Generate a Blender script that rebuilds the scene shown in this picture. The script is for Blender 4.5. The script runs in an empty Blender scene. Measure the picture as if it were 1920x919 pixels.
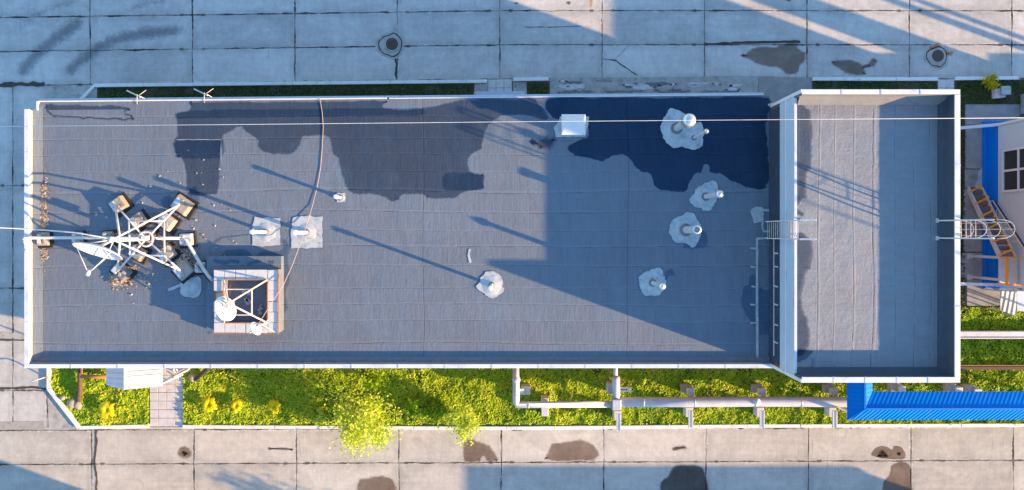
import bpy, bmesh, math, random
import numpy as np
from mathutils import Vector, Matrix, noise
from mathutils.geometry import tessellate_polygon
random.seed(11)
RNG = np.random.default_rng(5)
S = bpy.context.scene
COL = S.collection
R = math.radians

# ------------------------------------------------------------------ camera, sky, sun, exposure
H, F, CX, CY = 42.0, 1344.0, 960.0, 436.0        # flying height, focal length in photo pixels, nadir in the photo
cam_d = bpy.data.cameras.new('camera'); cam = bpy.data.objects.new('camera', cam_d); COL.objects.link(cam)
cam.location = (0, 0, H); cam_d.sensor_width = 36; cam_d.lens = 36 * F / 1920
cam_d.shift_y = -(459.5 - CY) / 1920; cam_d.clip_end = 2000; S.camera = cam
SUN_SLOPE, SUN_RISE = 0.36, 0.28                 # shadow drift north per metre west; drop per metre west
sd = Vector((1, -SUN_SLOPE, SUN_RISE)).normalized()
EL = math.asin(sd.z); AZ = math.atan2(sd.x, sd.y)
wd = bpy.data.worlds.new('World'); S.world = wd; wd.use_nodes = True
wn = wd.node_tree; bg = wn.nodes['Background']
sky = wn.nodes.new('ShaderNodeTexSky'); sky.sky_type = 'NISHITA'; sky.sun_disc = False
sky.sun_elevation = EL; sky.sun_rotation = AZ; sky.air_density = 1.6; sky.dust_density = 0.2; sky.ozone_density = 4.0
tint = wn.nodes.new('ShaderNodeVectorMath'); tint.operation = 'MULTIPLY'; tint.inputs[1].default_value = (.90, .98, 1.12)   # clear, deep blue morning sky
wn.links.new(sky.outputs[0], tint.inputs[0]); wn.links.new(tint.outputs[0], bg.inputs[0]); bg.inputs[1].default_value = 0.15
sl = bpy.data.lights.new('sun', 'SUN'); sun = bpy.data.objects.new('sun', sl); COL.objects.link(sun)
sl.energy = 5.0; sl.angle = R(0.6); sl.color = (1.0, 0.66, 0.34)
sun.rotation_euler = (-sd).to_track_quat('-Z', 'Y').to_euler(); sun.location = sd * 80
vs = S.view_settings; vs.view_transform = 'Standard'; vs.look = 'None'; vs.gamma = 1; vs.use_curve_mapping = False
vs.exposure = 1.35

# ------------------------------------------------------------------ helpers
def P(px, py, z=0.0):                            # a measured photo point at height z, in metres
    k = (H - z) / F
    return Vector(((px - CX) * k, (CY - py) * k, z))
def P2(px, py, z=0.0):
    v = P(px, py, z); return (v.x, v.y)

class MB:
    def __init__(s):
        s.bm = bmesh.new(); s.a = s.bm.verts.layers.float.new('a')
    def v(s, co, a=1.0):
        w = s.bm.verts.new(co); w[s.a] = a; return w
    def face(s, vs_, m=0, smooth=False):
        try: f = s.bm.faces.new(vs_)
        except ValueError: return None
        f.material_index = m; f.smooth = smooth; return f
    def prism(s, pts, z0, z1, m=0, mtop=None):
        n = len(pts); ar = sum(pts[i][0]*pts[(i+1) % n][1]-pts[(i+1) % n][0]*pts[i][1] for i in range(n))
        if ar < 0: pts = pts[::-1]
        zt = z1 if isinstance(z1, (list, tuple)) else [z1]*n
        b = [s.v((p[0], p[1], z0)) for p in pts]; t = [s.v((p[0], p[1], zt[i])) for i, p in enumerate(pts)]
        s.face(b[::-1], m); s.face(t, m if mtop is None else mtop)
        for i in range(n): s.face([b[i], b[(i+1) % n], t[(i+1) % n], t[i]], m)
    def box(s, cx, cy, z0, z1, sx, sy, rot=0, m=0, mtop=None, top=1.0):
        c, q = math.cos(rot), math.sin(rot); o = []
        for k, (u, w) in enumerate(((-1, -1), (1, -1), (1, 1), (-1, 1))):
            x, y = u*sx/2, w*sy/2; o.append((cx+c*x-q*y, cy+q*x+c*y, x, y))
        b = [s.v((p[0], p[1], z0)) for p in o]
        t = [s.v((cx+(p[0]-cx)*top, cy+(p[1]-cy)*top, z1)) for p in o]
        s.face(b[::-1], m); s.face(t, m if mtop is None else mtop)
        for i in range(4): s.face([b[i], b[(i+1) % 4], t[(i+1) % 4], t[i]], m)
    def bar(s, p, q, w, h=None, m=0, up=(0, 0, 1)):          # square bar between two points
        p, q = Vector(p), Vector(q); d = (q-p).normalized(); up = Vector(up)
        if abs(d.dot(up)) > .98: up = Vector((0, 1, 0))
        sd_ = d.cross(up).normalized(); u = sd_.cross(d).normalized(); h = h or w
        r = [[s.v(c+sd_*a*w/2+u*b*h/2) for a, b in ((-1, -1), (1, -1), (1, 1), (-1, 1))] for c in (p, q)]
        s.face(r[0], m); s.face(r[1][::-1], m)
        for i in range(4): s.face([r[0][i], r[1][i], r[1][(i+1) % 4], r[0][(i+1) % 4]], m)
    def tube(s, pts, r, seg=8, m=0, closed=False, cap=True):
        pts = [Vector(p) for p in pts]; n = len(pts); rings = []; ref = None
        for i, p in enumerate(pts):
            if closed: d = pts[(i+1) % n]-pts[i-1]
            else: d = pts[min(i+1, n-1)]-pts[max(i-1, 0)]
            d.normalize()
            if ref is None:
                ref = Vector((0, 0, 1)) if abs(d.z) < .9 else Vector((1, 0, 0))
            u = d.cross(ref).normalized(); w = u.cross(d).normalized(); ref = w
            k = 1.0
            if 0 < i < n-1:
                e = (pts[i+1]-pts[i]).normalized(); k = 1/max(.6, abs(d.dot(e)))
            rr = r[i] if isinstance(r, (list, tuple)) else r
            rings.append([s.v(p+(u*math.cos(t)+w*math.sin(t))*rr*k) for t in [2*math.pi*j/seg for j in range(seg)]])
        for i in range(n if closed else n-1):
            a, b = rings[i], rings[(i+1) % n]
            for j in range(seg): s.face([a[j], b[j], b[(j+1) % seg], a[(j+1) % seg]], m, True)
        if cap and not closed: s.face(rings[0], m); s.face(rings[-1][::-1], m)
    def lathe(s, prof, M_=Matrix(), seg=20, m=0, smooth=True, jit=0.0, seed=0):
        rings = []
        for (r, z) in prof:
            if r < 1e-5: rings.append([s.v(M_ @ Vector((0, 0, z)))]); continue
            ring = []
            for j in range(seg):
                t = 2*math.pi*j/seg
                k = 1+jit*noise.noise(Vector((math.cos(t)*1.7+seed*3.1, math.sin(t)*1.7, z*2+seed)))
                ring.append(s.v(M_ @ Vector((r*k*math.cos(t), r*k*math.sin(t), z))))
            rings.append(ring)
        for a, b in zip(rings, rings[1:]):
            for j in range(seg):
                k = (j+1) % seg
                if len(a) == 1 and len(b) == 1: continue
                if len(a) == 1: s.face([a[0], b[k], b[j]], m, smooth)
                elif len(b) == 1: s.face([a[j], a[k], b[0]], m, smooth)
                else: s.face([a[j], a[k], b[k], b[j]], m, smooth)
    def sheet(s, pts, z, m=0, rough=0.06, feather=0.0, sub=6, smooth=True, seed=0, a=1.0):   # thin irregular sheet
        pts = [Vector((p[0], p[1])) for p in pts]; n = len(pts)
        if sum(pts[i].cross(pts[(i+1) % n]) for i in range(n)) < 0: pts = pts[::-1]
        o = []
        for i in range(n):
            p0, p1, p2, p3 = pts[i-1], pts[i], pts[(i+1) % n], pts[(i+2) % n]
            for k in range(sub):
                t = k/sub
                if smooth: c = .5*((2*p1)+(p2-p0)*t+(2*p0-5*p1+4*p2-p3)*t*t+(3*p1-p0-3*p2+p3)*t**3)
                else: c = p1.lerp(p2, t)
                q = Vector((c.x*1.3+seed, c.y*1.3, 0))
                nn = noise.noise_vector(q)+.7*noise.noise_vector(q*3.1)+.45*noise.noise_vector(q*8)+.3*noise.noise_vector(q*21)
                o.append(c+Vector((nn.x, nn.y))*rough)
        n = len(o); inner = o
        if feather > 0:
            inner = []
            for i in range(n):
                d = (o[(i+1) % n]-o[i-1]); d = d.normalized() if d.length > 0 else Vector((1, 0))
                inner.append(o[i]+Vector((-d.y, d.x))*feather)
        vi = [s.v((c.x, c.y, z), a) for c in inner]
        for tri in tessellate_polygon([[Vector((c.x, c.y, 0)) for c in inner]]):
            f = s.face([vi[t] for t in tri], m)
            if f and f.calc_area() > 0:
                f.normal_update()
                if f.normal.z < 0: f.normal_flip()
        if feather > 0:
            vo = [s.v((c.x, c.y, z), 0.0) for c in o]
            for i in range(n): s.face([vo[i], vo[(i+1) % n], vi[(i+1) % n], vi[i]], m)
    def ribbon(s, pts, w, z, m=0, rough=.02, a=1.0, soft=False, sub=6, seed=0):
        pts = [Vector((p[0], p[1])) for p in pts]; c = []
        for i in range(len(pts)-1):
            for k in range(sub): c.append(pts[i].lerp(pts[i+1], k/sub))
        c.append(pts[-1]); rows = []
        for i, p in enumerate(c):
            d = (c[min(i+1, len(c)-1)]-c[max(i-1, 0)]).normalized(); nrm = Vector((-d.y, d.x))
            q = Vector((p.x*2+seed, p.y*2, 0)); l = w/2+rough*noise.noise(q*1.7); r = w/2+rough*noise.noise(q*1.7+Vector((9, 9, 9)))
            e = min(1, min(i, len(c)-1-i)/3)
            if soft: rows.append([s.v((*(p+nrm*l), z), 0), s.v((*p, z), a*e), s.v((*(p-nrm*r), z), 0)])
            else: rows.append([s.v((*(p+nrm*l), z), a), s.v((*(p-nrm*r), z), a)])
        for x, y in zip(rows, rows[1:]):
            for j in range(len(x)-1): s.face([x[j+1], y[j+1], y[j], x[j]], m)
    def build(s, name, mats, parent=None, bevel=0.0, loc=None):
        bmesh.ops.recalc_face_normals(s.bm, faces=[f for f in s.bm.faces if False]) if False else None
        me = bpy.data.meshes.new(name); s.bm.to_mesh(me); s.bm.free()
        o = bpy.data.objects.new(name, me); COL.objects.link(o)
        for m in (mats if isinstance(mats, (list, tuple)) else [mats]): me.materials.append(m)
        if bevel:
            b = o.modifiers.new('bevel', 'BEVEL'); b.width = bevel; b.segments = 2; b.limit_method = 'ANGLE'
        if parent is not None:
            o.parent = parent
            o.matrix_parent_inverse = Matrix.Translation(-parent.location)
        return o

def tag(o, label, cat, group=None, kind=None):
    o['label'] = label; o['category'] = cat
    if group: o['group'] = group
    if kind: o['kind'] = kind
    return o
def thing(name, label, cat, loc=(0, 0, 0), group=None):
    o = bpy.data.objects.new(name, None); o.empty_display_size = .3; COL.objects.link(o); o.location = loc
    return tag(o, label, cat, group)
def struct(o, label=None):
    o['kind'] = 'structure'
    if label: o['label'] = label
    return o

# ------------------------------------------------------------------ materials
class NT:
    def __init__(s, name):
        s.mat = bpy.data.materials.new(name); s.mat.use_nodes = True; s.t = s.mat.node_tree
        s.b = s.t.nodes['Principled BSDF']; s.out = s.t.nodes['Material Output']
        g = s.t.nodes.new('ShaderNodeNewGeometry'); s.geo = g; s.pos = g.outputs['Position']
        sp = s.t.nodes.new('ShaderNodeSeparateXYZ'); s.t.links.new(s.pos, sp.inputs[0])
        s.x, s.y, s.z = sp.outputs
    def set(s, sock, v):
        if isinstance(v, bpy.types.NodeSocket): s.t.links.new(v, sock)
        else:
            if isinstance(v, (tuple, list)) and len(v) == 3 and sock.type == 'RGBA': v = (*v, 1)
            sock.default_value = v
    def M(s, op, a, b=0.0, c=0.0, clamp=False):
        n = s.t.nodes.new('ShaderNodeMath'); n.operation = op; n.use_clamp = clamp
        for i, v in enumerate((a, b, c)): s.set(n.inputs[i], v)
        return n.outputs[0]
    def VM(s, v, k):
        n = s.t.nodes.new('ShaderNodeVectorMath'); n.operation = 'MULTIPLY'; s.set(n.inputs[0], v); n.inputs[1].default_value = k
        return n.outputs[0]
    def NZ(s, scale, detail=3, rough=.5, vec=None, stretch=None, dist=0):
        n = s.t.nodes.new('ShaderNodeTexNoise'); v = vec or s.pos
        if stretch: v = s.VM(v, stretch)
        s.set(n.inputs['Vector'], v); n.inputs['Scale'].default_value = scale; n.inputs['Detail'].default_value = detail
        n.inputs['Roughness'].default_value = rough; n.inputs['Distortion'].default_value = dist
        return n.outputs[0]
    def VOR(s, scale, vec=None):
        n = s.t.nodes.new('ShaderNodeTexVoronoi'); s.set(n.inputs['Vector'], vec or s.pos); n.inputs['Scale'].default_value = scale
        return n.outputs['Distance']
    def SS(s, v, lo, hi, a=0.0, b=1.0):
        n = s.t.nodes.new('ShaderNodeMapRange'); n.interpolation_type = 'SMOOTHSTEP'
        for k, w in enumerate((v, lo, hi, a, b)): s.set(n.inputs[k], w)
        return n.outputs[0]
    def MIX(s, f, a, b, blend='MIX'):
        n = s.t.nodes.new('ShaderNodeMix'); n.data_type = 'RGBA'; n.blend_type = blend
        s.set(n.inputs['Factor'], f); s.set(n.inputs['A'], a); s.set(n.inputs['B'], b)
        return n.outputs['Result']
    def SCALE(s, col, f):
        n = s.t.nodes.new('ShaderNodeVectorMath'); n.operation = 'SCALE'; s.set(n.inputs[0], col); s.set(n.inputs['Scale'], f)
        return n.outputs[0]
    def WN(s, a, b):
        c = s.t.nodes.new('ShaderNodeCombineXYZ'); s.set(c.inputs[0], a); s.set(c.inputs[1], b)
        n = s.t.nodes.new('ShaderNodeTexWhiteNoise'); n.noise_dimensions = '3D'; s.set(n.inputs['Vector'], c.outputs[0])
        return n.outputs['Value']
    def RGB(s, c):
        n = s.t.nodes.new('ShaderNodeRGB'); n.outputs[0].default_value = (*c, 1); return n.outputs[0]
    def ATT(s, name='a'):
        n = s.t.nodes.new('ShaderNodeAttribute'); n.attribute_name = name; return n.outputs['Fac']
    def done(s, col, rough=.8, bump=None, bs=.3, bd=.02, spec=.3, metal=0):
        s.set(s.b.inputs['Base Color'], col); s.set(s.b.inputs['Roughness'], rough); s.b.inputs['Metallic'].default_value = metal
        s.b.inputs['Specular IOR Level'].default_value = spec
        if bump is not None:
            n = s.t.nodes.new('ShaderNodeBump'); n.inputs['Strength'].default_value = bs; n.inputs['Distance'].default_value = bd
            s.set(n.inputs['Height'], bump); s.t.links.new(n.outputs[0], s.b.inputs['Normal'])
        return s.mat
    def alpha(s, f):
        s.set(s.b.inputs['Alpha'], f); return s.mat

def dirty(name, c, rough=.6, var=.18, scale=3, metal=0, dirt=(.12, .10, .085), da=.35, bs=.15, spec=.35):
    n = NT(name); k = n.NZ(scale, 5, .6); d = n.SS(n.NZ(scale*.7, 6, .65), .52, .74, 0, da)
    col = n.SCALE(n.RGB(c), n.M('ADD', n.M('MULTIPLY', n.M('SUBTRACT', k, .5), var*2), 1))
    return n.done(n.MIX(d, col, dirt), n.M('ADD', rough, n.M('MULTIPLY', k, .15)), n.NZ(scale*8, 3), bs, .01, spec, metal)

def concrete_slabs(name, x0, y0, tilt, halftilt, base, sx=6.0, sy=2.0):
    n = NT(name)
    off = n.M('MULTIPLY', n.M('SUBTRACT', n.NZ(1.1, 2), .5), .10); off2 = n.M('MULTIPLY', n.M('SUBTRACT', n.NZ(7, 3), .5), .07)
    o = n.M('ADD', off, off2)
    yy = n.M('SUBTRACT', n.y, n.M('MULTIPLY', n.x, tilt)) if not halftilt else n.M('SUBTRACT', n.y, n.M('MULTIPLY', n.M('MINIMUM', n.x, 0.0), tilt))
    u = n.M('DIVIDE', n.M('ADD', n.M('SUBTRACT', n.x, x0), o), sx); v = n.M('DIVIDE', n.M('ADD', n.M('SUBTRACT', yy, y0), o), sy)
    du = n.M('MULTIPLY', n.M('ABSOLUTE', n.M('SUBTRACT', u, n.M('ROUND', u))), sx)
    dv = n.M('MULTIPLY', n.M('ABSOLUTE', n.M('SUBTRACT', v, n.M('ROUND', v))), sy)
    mn = n.M('MINIMUM', du, dv)
    w = n.SS(n.NZ(.9, 4, .6), .35, .75, .006, .055)
    joint = n.M('SUBTRACT', 1.0, n.SS(mn, w, n.M('ADD', w, .022)))
    sp = n.M('MULTIPLY', n.SS(n.NZ(3.2, 5, .7), .50, .60), n.M('SUBTRACT', 1.0, n.SS(mn, .07, .17)))
    spz = n.M('MULTIPLY', sp, n.SS(n.NZ(.22, 2), .42, .56))
    loop = n.M('MULTIPLY', n.M('SUBTRACT', 1.0, n.SS(n.M('ABSOLUTE', n.M('SUBTRACT', du, .62)), .09, .15)), n.M('SUBTRACT', 1.0, n.SS(dv, .06, .10)))
    loop = n.M('MULTIPLY', loop, n.SS(n.NZ(.5, 2), .42, .55))
    tone = n.WN(n.M('FLOOR', u), n.M('FLOOR', v))
    bl = n.SS(n.NZ(.45, 6, .66, dist=.6), .28, .72); fine = n.NZ(22, 4, .7); mid = n.SS(n.NZ(2.6, 6, .7, dist=.5), .28, .72)
    st = n.NZ(1, 4, .6, stretch=(.5, 5, 1)); sv = n.NZ(1, 3, .6, stretch=(7, .4, 1))
    k = n.M('ADD', .39, n.M('MULTIPLY', tone, .24))
    for s_, a_ in ((bl, .24), (fine, .16), (mid, .15), (st, .22), (sv, .18)): k = n.M('ADD', k, n.M('MULTIPLY', s_, a_))
    col = n.SCALE(n.RGB(base), k)
    col = n.MIX(n.SS(n.NZ(.8, 5, .6, dist=1), .62, .78, 0, .28), col, (.30, .22, .17))
    col = n.MIX(n.M('MULTIPLY', n.M('SUBTRACT', 1.0, n.SS(mn, .05, .5)), n.M('MULTIPLY', n.NZ(2.2, 4), .35)), col, (.16, .14, .125))
    col = n.MIX(n.M('MULTIPLY', spz, .75), col, (.62, .60, .57))
    col = n.MIX(n.M('MULTIPLY', n.SS(n.NZ(9, 4, .75), .62, .72), .4), col, (.13, .12, .11))
    # a few transverse hairline crazings
    cr = n.M('MULTIPLY', n.SS(n.NZ(1, 5, .7, stretch=(9, .7, 1)), .60, .66), n.SS(n.NZ(.3, 2), .54, .62))
    col = n.MIX(n.M('MULTIPLY', cr, .4), col, (.14, .13, .12))
    col = n.MIX(n.M('MULTIPLY', joint, n.SS(n.NZ(.6, 4, .6), .36, .6, .45, .95)), col, (.030, .027, .024))
    col = n.MIX(n.M('MULTIPLY', loop, .8), col, (.10, .075, .045))
    h = n.M('SUBTRACT', n.M('ADD', n.M('MULTIPLY', fine, .3), mid), n.M('MULTIPLY', joint, 2.5))
    return n.done(col, .88, h, .35, .012, .2)

def membrane(name, base, horiz, seams, pitch, phase, bumpy=.25, streak=.2, tint=(.30, .31, .335)):
    n = NT(name); a = n.x if horiz else n.y; c = n.y if horiz else n.x
    wob = n.M('ADD', n.M('MULTIPLY', n.M('SUBTRACT', n.NZ(.8, 3), .5), .09), n.M('MULTIPLY', n.M('SUBTRACT', n.NZ(.10, 1), .5), .55))
    un = n.M('ADD', n.M('MULTIPLY', n.M('SINE', n.M('MULTIPLY', c, 1.7)), .11), n.M('MULTIPLY', n.M('SINE', n.M('MULTIPLY', c, 4.3)), .05))
    v = n.M('DIVIDE', n.M('ADD', n.M('ADD', n.M('SUBTRACT', c, phase), wob), un), pitch)
    d = n.M('MULTIPLY', n.M('SUBTRACT', v, n.M('ROUND', v)), pitch); ad = n.M('ABSOLUTE', d)
    seam = n.M('SUBTRACT', 1.0, n.SS(ad, .008, .03))
    seam = n.M('MULTIPLY', seam, n.SS(n.NZ(.9, 5, .7), .40, .64, .10, 1))
    lap = n.M('SUBTRACT', 1.0, n.SS(n.M('ABSOLUTE', n.M('SUBTRACT', d, .06)), .02, .06))
    for sx in seams:
        e = n.M('ABSOLUTE', n.M('ADD', n.M('SUBTRACT', a, sx), wob))
        seam = n.M('MAXIMUM', seam, n.M('SUBTRACT', 1.0, n.SS(e, .008, .03)))
    # faint cross joints inside each roll, streaks that change from roll to roll
    row = n.M('FLOOR', v); off = n.M('MULTIPLY', n.WN(row, 3.7), 14.0)
    q = n.M('DIVIDE', n.M('ADD', n.M('ADD', a, off), wob), 14.0)
    qd = n.M('MULTIPLY', n.M('ABSOLUTE', n.M('SUBTRACT', q, n.M('ROUND', q))), 14.0)
    cv = n.t.nodes.new('ShaderNodeCombineXYZ'); n.set(cv.inputs[0], n.M('ADD', a, n.M('MULTIPLY', row, .13))); n.set(cv.inputs[1], n.M('MULTIPLY', c, .55)); cv = cv.outputs[0]
    sv = n.NZ(1, 4, .7, vec=cv, stretch=(7.5, 1.0, 1)); s2 = n.NZ(1, 3, .6, vec=cv, stretch=(2.2, .5, 1))
    big = n.NZ(.30, 5, .6, dist=.8); fine = n.NZ(30, 3, .7); mid = n.NZ(2.2, 6, .7, dist=.6)
    tone = n.WN(row, 1.3)
    k = n.M('ADD', .43, n.M('MULTIPLY', tone, .07))
    for s_, w_ in ((sv, streak*2.0), (s2, streak*1.2), (big, .34), (fine, .14), (mid, .22)): k = n.M('ADD', k, n.M('MULTIPLY', s_, w_))
    hue = n.SS(n.NZ(.55, 4, .6, dist=1.0), .35, .65)
    col = n.SCALE(n.MIX(hue, n.RGB((base[0]*.95, base[1]*1.01, base[2]*1.03)), n.RGB((base[0]*1.03, base[1]*1.0, base[2]*.98))), k)
    em = n.NZ(1, 2, .5, vec=cv, stretch=(5.0, .9, 1)); ln = n.M('ABSOLUTE', n.M('SUBTRACT', em, .5))
    ridge = n.M('MULTIPLY', n.M('SUBTRACT', 1.0, n.SS(ln, .0, .018)), n.SS(n.NZ(1.3, 3), .45, .62))
    wr = n.NZ(5, 4, .6, dist=1.6)
    col = n.MIX(n.M('MULTIPLY', ridge, .16), col, tint)
    patch = n.M('MULTIPLY', n.SS(n.NZ(1, 5, .7, vec=cv, stretch=(13, 1.1, 1)), .57, .70), n.SS(n.NZ(.7, 3), .45, .6))
    col = n.MIX(n.M('MULTIPLY', patch, .3), col, tint)
    col = n.MIX(n.M('MULTIPLY', lap, .16), col, tint)
    col = n.MIX(n.M('MULTIPLY', n.SS(n.VOR(2.6), .02, .05, 1, 0), n.SS(n.NZ(.35, 2), .52, .62)), col, (.5, .48, .46))
    col = n.MIX(n.M('MULTIPLY', seam, .42), col, (.018, .019, .024))
    h = n.M('ADD', n.M('ADD', n.M('ADD', n.M('MULTIPLY', sv, .9), n.M('MULTIPLY', wr, .7)), n.M('ADD', n.M('MULTIPLY', mid, 1.1), n.M('MULTIPLY', ridge, .2))), n.M('SUBTRACT', n.M('MULTIPLY', lap, .25), n.M('MULTIPLY', seam, .6)))
    return n.done(col, .72, h, bumpy, .04, .35)

def damp(name, tint, var=.3, edge=.5, core=0.0):    # damp or oily film: darkens the surface it lies on, which stays visible; fades by the 'a' attribute
    n = NT(name)
    at = n.ATT()
    a = n.M('MULTIPLY', n.SS(n.M('ADD', at, n.M('MULTIPLY', n.M('SUBTRACT', n.NZ(5, 6, .7), .5), edge*1.5)), .1, .8), n.SS(at, 0.0, .25))
    k = n.M('ADD', 1.0-var*.5, n.M('MULTIPLY', n.NZ(.8, 5, .6), var), clamp=True)
    if core: k = n.M('MULTIPLY', k, n.SS(n.NZ(.55, 2), .42, .6, 1-core, 1))
    tb = n.t.nodes.new('ShaderNodeBsdfTransparent'); n.set(tb.inputs[0], n.MIX(n.M('MULTIPLY', a, k), (1, 1, 1), tint))
    n.t.links.new(tb.outputs[0], n.out.inputs[0])
    return n.mat

def leaf(name, cols, trans=.35, pscale=.7, rough=.55):
    n = NT(name); r = n.geo.outputs['Random Per Island']
    f = n.M('ADD', n.M('MULTIPLY', r, .5), n.M('ADD', n.M('MULTIPLY', n.NZ(pscale*.6, 3, .6), .75), n.M('MULTIPLY', n.NZ(pscale*3, 4, .6), .55))); f = n.M('SUBTRACT', f, .33, clamp=True)
    rp = n.t.nodes.new('ShaderNodeValToRGB'); n.set(rp.inputs[0], f); e = rp.color_ramp.elements
    while len(e) < len(cols): e.new(.5)
    for i, c in enumerate(cols): e[i].position = i/(len(cols)-1); e[i].color = (*c, 1)
    n.done(rp.outputs[0], rough, spec=.15)
    tr = n.t.nodes.new('ShaderNodeBsdfTranslucent'); n.set(tr.inputs[0], rp.outputs[0])
    mx = n.t.nodes.new('ShaderNodeMixShader'); mx.inputs[0].default_value = trans
    n.t.links.new(n.b.outputs[0], mx.inputs[1]); n.t.links.new(tr.outputs[0], mx.inputs[2]); n.t.links.new(mx.outputs[0], n.out.inputs[0])
    return n.mat

def ribbed(name, c, axis, pitch, rough=.4, depth=.03, metal=0.0):
    n = NT(name); q = {'x': n.x, 'y': n.y}.get(axis) if axis in 'xy' else n.M('ADD', n.x, n.M('MULTIPLY', n.y, -.75))
    w = n.M('SINE', n.M('MULTIPLY', q, 2*math.pi/pitch))
    k = n.M('ADD', .80, n.M('MULTIPLY', n.NZ(1.4, 5, .65), .4))
    d = n.SS(n.NZ(.9, 6, .7, dist=.8), .52, .78, 0, .35)
    return n.done(n.MIX(d, n.SCALE(n.RGB(c), k), (c[0]*.5+.08, c[1]*.5+.09, c[2]*.45+.08)), rough, w, 1.0, depth, .06, metal)

M_ = {}
M_['ground'] = dirty('ground_earth', (.22, .20, .18), .95)
M_['slab_n'] = concrete_slabs('concrete_slabs_north', -0.72, 13.0, .0135, True, (.575, .545, .51))
M_['slab_s'] = concrete_slabs('concrete_slabs_south', -0.63, -13.47, .0042, False, (.57, .53, .46))
M_['slab_w'] = concrete_slabs('concrete_slabs_west', -29.25, -3.25, 0, False, (.57, .54, .50), 2.0, 6.0)
M_['rough_conc'] = dirty('rough_concrete', (.42, .40, .37), .95, .5, 2.6, dirt=(.15, .13, .11), da=.7, bs=.5)
M_['pad'] = dirty('pad_concrete', (.33, .315, .30), .9, .4, 1.6, dirt=(.16, .145, .13), da=.6)
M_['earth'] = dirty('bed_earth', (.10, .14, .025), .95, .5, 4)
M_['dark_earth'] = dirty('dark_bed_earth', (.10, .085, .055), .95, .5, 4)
M_['roof'] = membrane('grey_membrane', (.126, .146, .178), True, [P(792, 0, 5.85).x, P(1177, 0, 5.85).x], .945, .12, .4, .26)
M_['annex_roof'] = membrane('annex_membrane', (.235, .24, .255), False, [], .93, P(1525, 0, 9).x, .55, .16, (.36, .35, .36))
M_['upstand'] = dirty('membrane_upstand', (.17, .17, .19), .75, .3, 2.5)
M_['upstand_sunlit'] = dirty('sunlit_upstand', (.50, .45, .39), .8, .25, 2)  # west parapet face; the warm sunlight on it is put into its colour
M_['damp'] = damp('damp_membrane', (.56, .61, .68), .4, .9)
M_['damp2_shade'] = damp('wet_and_shade_membrane', (.69, .80, .89), .4, .9)  # also carries the shade painted left of the mast base
M_['oil'] = damp('oil_stain', (.62, .56, .53), .7, .8)
M_['oil2'] = damp('dark_oil', (.46, .45, .45), .5)
M_['tyre'] = damp('tyre_mark', (.66, .68, .71), .5, .9)
M_['rust'] = damp('rust_run', (.95, .74, .58), .4)
M_['moss'] = dirty('crack_filler', (.075, .065, .05), .95, .4, 6)
M_['tar'] = dirty('fresh_tar', (.02, .021, .025), .5, .3, 3)
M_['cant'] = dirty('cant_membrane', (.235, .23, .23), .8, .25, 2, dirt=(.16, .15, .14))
M_['annex_upstand_shaded'] = dirty('annex_shaded_upstand_membrane', (.06, .075, .10), .8, .25, 2)  # south and east inner faces, their shade put into this darker tone
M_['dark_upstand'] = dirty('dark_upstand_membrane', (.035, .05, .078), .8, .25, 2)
M_['sealant'] = dirty('pale_sealant', (.45, .475, .485), .8, .4, 3.5, dirt=(.21, .215, .225), da=.85, bs=.7)
M_['white'] = dirty('white_metal', (.70, .71, .75), .45, .10, 1.5, dirt=(.36, .32, .29), da=.5)
M_['kerb'] = dirty('white_painted_kerb', (.80, .79, .76), .7, .12, 2.5, dirt=(.4, .37, .33), da=.5)
M_['wpaint'] = dirty('white_paint', (.64, .62, .61), .5, .2, 4, dirt=(.32, .22, .16), da=.6)
M_['clad'] = dirty('grey_cladding', (.54, .59, .66), .5, .08, .8, dirt=(.4, .4, .4), da=.2)
M_['clad_shaded'] = dirty('shade_blue_cladding', (.46, .55, .66), .5, .08, .8, dirt=(.36, .4, .45), da=.3)  # grey sheet metal with the blue of its shade put into the colour
M_['brick'] = dirty('brown_brick', (.24, .13, .085), .9, .3, 4)
M_['steel'] = dirty('galvanised_steel', (.56, .58, .61), .5, .22, 2.2, .15, dirt=(.32, .31, .30), da=.45)
M_['alu'] = dirty('aluminium', (.72, .73, .74), .28, .12, 2, .7)
M_['conc'] = dirty('cast_concrete', (.40, .36, .32), .9, .3, 4, da=.5, bs=.5)
M_['conc_worn'] = dirty('worn_tan_concrete', (.36, .29, .23), .92, .6, 4, dirt=(.09, .08, .07), da=.85, bs=.8)
M_['paver'] = dirty('grey_paver', (.62, .60, .58), .85, .22, 3.5, da=.3)
M_['tread'] = dirty('worn_tread', (.20, .15, .14), .8, .4, 6)
M_['rusty'] = dirty('rusty_angle', (.40, .19, .09), .8, .4, 7, dirt=(.15, .07, .04), da=.7)
M_['orange'] = dirty('orange_paint', (.80, .34, .02), .5, .1, 4, dirt=(.4, .2, .1), da=.3)
M_['pinkmetal'] = dirty('primed_metal', (.72, .60, .52), .5, .15, 5)
M_['dark'] = dirty('dark_metal', (.055, .05, .05), .6, .3, 5)
M_['brown'] = dirty('brown_pipe', (.13, .075, .05), .7, .4, 5)
M_['stone'] = dirty('field_stone', (.42, .34, .28), .9, .35, 6)
M_['blue'] = dirty('blue_sheet', (.0, .19, .70), .5, .08, 1, spec=.15)
M_['bluerib'] = ribbed('blue_ribbed_sheet', (.0, .205, .70), 'd', .24, .55, .022)
M_['bluerib_n'] = ribbed('blue_ribbed_far', (.0, .205, .70), 'd', .24, .5, .006)
M_['bluerib_y'] = ribbed('blue_ribbed_cross', (.0, .205, .70), 'y', .24, .5, .006)
M_['wrib'] = ribbed('white_ribbed_sheet', (.80, .79, .78), 'y', .30, .4, .02)
M_['grib'] = ribbed('grey_corrugated_sheet', (.45, .45, .44), 'x', .26, .5, .02)
M_['wrib_x'] = dirty('pale_corrugated_sheet', (.52, .57, .66), .5, .15, 2)
M_['glass'] = NT('window_glass').done((.045, .045, .05), .2, spec=.3)
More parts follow.
